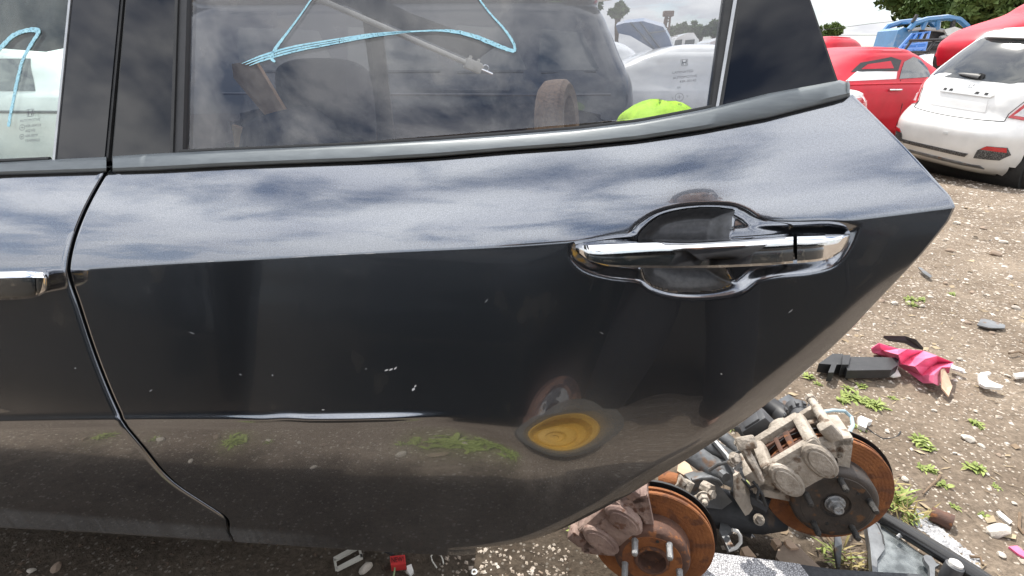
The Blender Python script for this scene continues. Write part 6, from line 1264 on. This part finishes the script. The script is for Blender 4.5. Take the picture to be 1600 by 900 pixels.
# ================================================================== what the door reflects: the other side of the aisle
LOWL = [(.16, .80, .12, 4.45), (.30, .88, .03, 4.52), (.55, .90, .0, 4.52), (.80, .90, .03, 4.48), (1.00, .88, .08, 4.40), (1.12, .82, .20, 4.2), (1.17, .60, .7, 3.7), (1.18, .05, 1.8, 2.6)]
op, OP = place_car('black_wreck', 'black boxy car shell across the aisle, mirrored in the grey door', LOWL, 'black_paint', (2.7, -2.62, -.20), 90, 6.0, 1.05, ())
OP.line('door_gap', 'rubber', op, 'right', [(1.2, .3), (1.18, .6), (1.25, .93)], .008); OP.line('door_gap', 'rubber', op, 'right', [(2.4, .3), (2.4, .93)], .008)
o2, O2 = place_car('black_wreck', 'second black car shell across the aisle, left of the first', LOWL, 'black_paint', (-1.85, -2.62, -.20), 90, 6.0, 1.0, ())
# yellow steel wheel lying on the dirt, a rusty rim on it
pmat('yellow_paint', (.55, .33, .05), (.42, .24, .04), 12, .5, bump=.1, c3=(.25, .13, .05), s3=14, f3=.66)
yw = thing('yellow_wheel', 'yellow steel wheel with grey tyre lying before the door', 'wheel', (.17, -.84, .20), (R(-50), R(4), R(-8)), scale=.86)
mb = MB(); mb.lathe([(.20, .02), (.235, .0), (.275, .02), (.285, .09), (.275, .16), (.235, .18), (.20, .16), (.195, .09)], 48, None, True); pmat('tyre_grey', (.10, .098, .09), (.07, .066, .06), 14, .85); mb.build('tyre', 'tyre_grey', yw, False)
mb = MB(); mb.lathe([(.205, .155), (.19, .165), (.175, .15), (.17, .10), (.14, .07), (.12, .09), (.07, .095), (.06, .07), (.03, .07), (.03, .05), (0, .05)], 48); mb.build('rim', 'yellow_paint', yw, False)
rr = thing('rusty_rim', 'rusty brown wheel hub resting on the yellow wheel', 'wheel rim', (.16, -1.02, .36), (R(-46), R(4), 0), scale=.9)
mb = MB(); mb.lathe([(.17, 0), (.18, .01), (.175, .03), (.15, .05), (.12, .05), (.11, .09), (.09, .10), (.045, .10), (.04, .08), (0, .08)], 40); mb.build('drum', 'rust_dark', rr, False)
mb = MB(); mb.lathe([(.092, .101), (.088, .106), (.05, .106), (.046, .101)], 36); fc = mb.build('hub_plate', 'grey_steel', rr, False)
for k in range(5): a = 2 * math.pi * k / 5; mb = MB(); mb.lathe([(.009, .104), (.009, .109), (0, .109)], 10, Matrix.Translation((.068 * math.cos(a), .068 * math.sin(a), 0))); mb.build('bolt_hole', 'rubber', rr, False)
# the person taking the picture
pmat('dark_cloth', (.016, .016, .018), (.010, .010, .012), 30, .85, bump=.2, bscale=60); pmat('skin', (.36, .22, .16), (.30, .18, .13), 20, .55); pmat('hair_dark', (.02, .016, .013), None, 60, .6)
def skinned(name, verts, edges, radii, mat, parent, sub=2, root=0):
    me = bpy.data.meshes.new(name); me.from_pydata([tuple(v) for v in verts], edges, []); o = link_mesh(name, me, parent)
    m = o.modifiers.new('skin', 'SKIN'); m.use_smooth_shade = True; s = o.modifiers.new('sub', 'SUBSURF'); s.levels = sub; s.render_levels = sub
    for i, r in enumerate(radii): o.data.skin_vertices[0].data[i].radius = r if isinstance(r, tuple) else (r, r)
    o.data.skin_vertices[0].data[root].use_root = True; me.materials.append(MATS[mat]); return o
PX, PY_ = .52, -1.0
pe = thing('person', 'person in dark clothes holding a phone, mirrored in the door', 'person', (PX, PY_, 0))
J = {'pel': (PX, PY_, .95), 'wa': (PX, PY_, 1.10), 'ch': (PX - .02, PY_ + .02, 1.33), 'nk': (PX - .03, PY_ + .04, 1.49), 'hb': (PX - .04, PY_ + .07, 1.58), 'hd': (PX - .05, PY_ + .09, 1.68), 'ht': (PX - .05, PY_ + .08, 1.76),
     'sl': (PX - .19, PY_ + .03, 1.42), 'el': (PX - .38, PY_ + .16, 1.16), 'wl': (-.14, -.75, 1.06), 'sr': (PX + .17, PY_ + .02, 1.42), 'er': (PX + .06, PY_ + .20, 1.14), 'wr': (.11, -.74, 1.05),
     'hl': (PX - .10, PY_, .90), 'kl': (PX - .13, PY_ + .04, .50), 'al': (PX - .14, PY_ - .02, .09), 'tl': (PX - .15, PY_ + .14, .035), 'hr': (PX + .10, PY_, .90), 'kr': (PX + .13, PY_ + .03, .50), 'ar': (PX + .15, PY_ - .04, .09), 'tr': (PX + .17, PY_ + .12, .035)}
nm = list(J); ix = {k: i for i, k in enumerate(nm)}
rad = {'pel': (.155, .11), 'wa': (.14, .10), 'ch': (.16, .11), 'nk': .055, 'hb': .065, 'hd': (.078, .095), 'ht': .06, 'sl': .06, 'el': .042, 'wl': .030, 'sr': .06, 'er': .042, 'wr': .030, 'hl': .088, 'kl': .058, 'al': .042, 'tl': .036, 'hr': .088, 'kr': .058, 'ar': .042, 'tr': .036}
ed = [('pel', 'wa'), ('wa', 'ch'), ('ch', 'nk'), ('nk', 'hb'), ('hb', 'hd'), ('hd', 'ht'), ('ch', 'sl'), ('sl', 'el'), ('el', 'wl'), ('ch', 'sr'), ('sr', 'er'), ('er', 'wr'), ('pel', 'hl'), ('hl', 'kl'), ('kl', 'al'), ('al', 'tl'), ('pel', 'hr'), ('hr', 'kr'), ('kr', 'ar'), ('ar', 'tr')]
skinned('body', [J[k] for k in nm], [(ix[a], ix[b]) for a, b in ed], [rad[k] for k in nm], 'skin', pe)
def sub_skin(name, keys, grow, mat, adj={}):
    ks = [k for k in keys]; id_ = {k: i for i, k in enumerate(ks)}
    rr_ = [tuple(x + grow + adj.get(k, 0) for x in (rad[k] if isinstance(rad[k], tuple) else (rad[k],) * 2)) for k in ks]
    return skinned(name, [J[k] for k in ks], [(id_[a], id_[b]) for a, b in ed if a in id_ and b in id_], rr_, mat, pe)
sub_skin('jacket', ['pel', 'wa', 'ch', 'sl', 'el', 'wl', 'sr', 'er', 'wr'], .022, 'dark_cloth', {'wl': -.008, 'wr': -.008})
sub_skin('trousers', ['pel', 'hl', 'kl', 'al', 'hr', 'kr', 'ar'], .018, 'dark_cloth', {'kl': .012, 'kr': .012, 'al': .02, 'ar': .02})
for k, t_ in (('al', 'tl'), ('ar', 'tr')): skinned('shoe', [np.array(J[k]) - np.array([0, .05, .04]), np.array(J[k]) + np.array([0, .02, -.035]), np.array(J[t_])], [(0, 1), (1, 2)], [.042, .045, .038], 'rubber', pe)
# face and hair
hd = np.array(J['hd']); mb = MB()
bm = bmesh.new(); bmesh.ops.create_icosphere(bm, subdivisions=3, radius=1.0)
for q in bm.verts: q.co = Vector((q.co.x * .086, q.co.y * .105, q.co.z * .10))
bmesh.ops.delete(bm, geom=[q for q in bm.verts if q.co.y > .03 and q.co.z < .035 or q.co.z < -.05], context='VERTS'); me = bpy.data.meshes.new('hair'); bm.to_mesh(me); bm.free(); me.materials.append(MATS['hair_dark']); me.polygons.foreach_set('use_smooth', [True] * len(me.polygons)); me.transform(Matrix.Translation(hd + np.array([0, -.012, .025]))); link_mesh('hair', me, pe)
for s in (-1, 1):
    mb = MB(); mb.lathe([(0, -.006), (.011, 0), (0, .006)], 12, frame(hd + np.array([s * .032, .088, .0]), (0, 1, 0))); mb.build('eye', 'white_plastic', pe)
    mb = MB(); mb.tube([hd + np.array([s * .08, 0, .02]), hd + np.array([s * .088, -.01, .0]), hd + np.array([s * .08, 0, -.03])], [.008, .012, .006], 8); mb.build('ear', 'skin', pe)
mb = MB(); mb.tube([hd + np.array([0, .092, .005]), hd + np.array([0, .112, -.03]), hd + np.array([0, .095, -.04])], [.008, .015, .010], 8); mb.build('nose', 'skin', pe)
mb = MB(); mb.tube([hd + np.array([-.025, .085, -.062]), hd + np.array([0, .094, -.064]), hd + np.array([.025, .085, -.062])], [.004, .007, .004], 8); mb.build('mouth', 'tan_trim', pe)
# phone just behind the lens, and the two hands that hold it
ph = thing('phone', 'black phone held by the person before the door', 'phone', (0, -.645, 1.11)); mb = MB(); Mph = Matrix.Translation((-.03, -.648, 1.115)) @ Matrix.Rotation(-PITCH, 4, 'X'); mb.box((0, 0, 0), (.155, .008, .075), Mph, .003); mb.build('case', 'gloss_black', ph); mb = MB(); mb.box((0, -.0048, 0), (.145, .001, .067), Mph); mb.build('screen', 'car_glass', ph)
for s, wk in ((-1, 'wl'), (1, 'wr')):
    w = np.array(J[wk]); g = np.array((-.03 + s * .080, -.652, 1.10)); palm = (w + g * 1.2) / 2.2; vs = [w, palm]; es = [(0, 1)]; rs = [.026, (.030, .018)]
    for k in range(4):
        b = len(vs); zo = .030 - .020 * k; vs += [palm + (g - palm) * .5 + np.array([s * .012, .006, zo]), g + np.array([s * .010, .012, zo + .006]), g + np.array([-s * .014, .018, zo + .008]), g + np.array([-s * (.026 - .003 * abs(k - 1)), .014, zo + .008])]; es += [(1, b), (b, b + 1), (b + 1, b + 2), (b + 2, b + 3)]; rs += [.010, .0095, .009, .0075]
    b = len(vs); vs += [palm + np.array([-s * .018, -.004, .012]), g + np.array([-s * .012, -.020, .010]), g + np.array([-s * .034, -.016, .014])]; es += [(1, b), (b, b + 1), (b + 1, b + 2)]; rs += [.013, .011, .009]
    skinned('hand', vs, es, rs, 'skin', pe, 2)
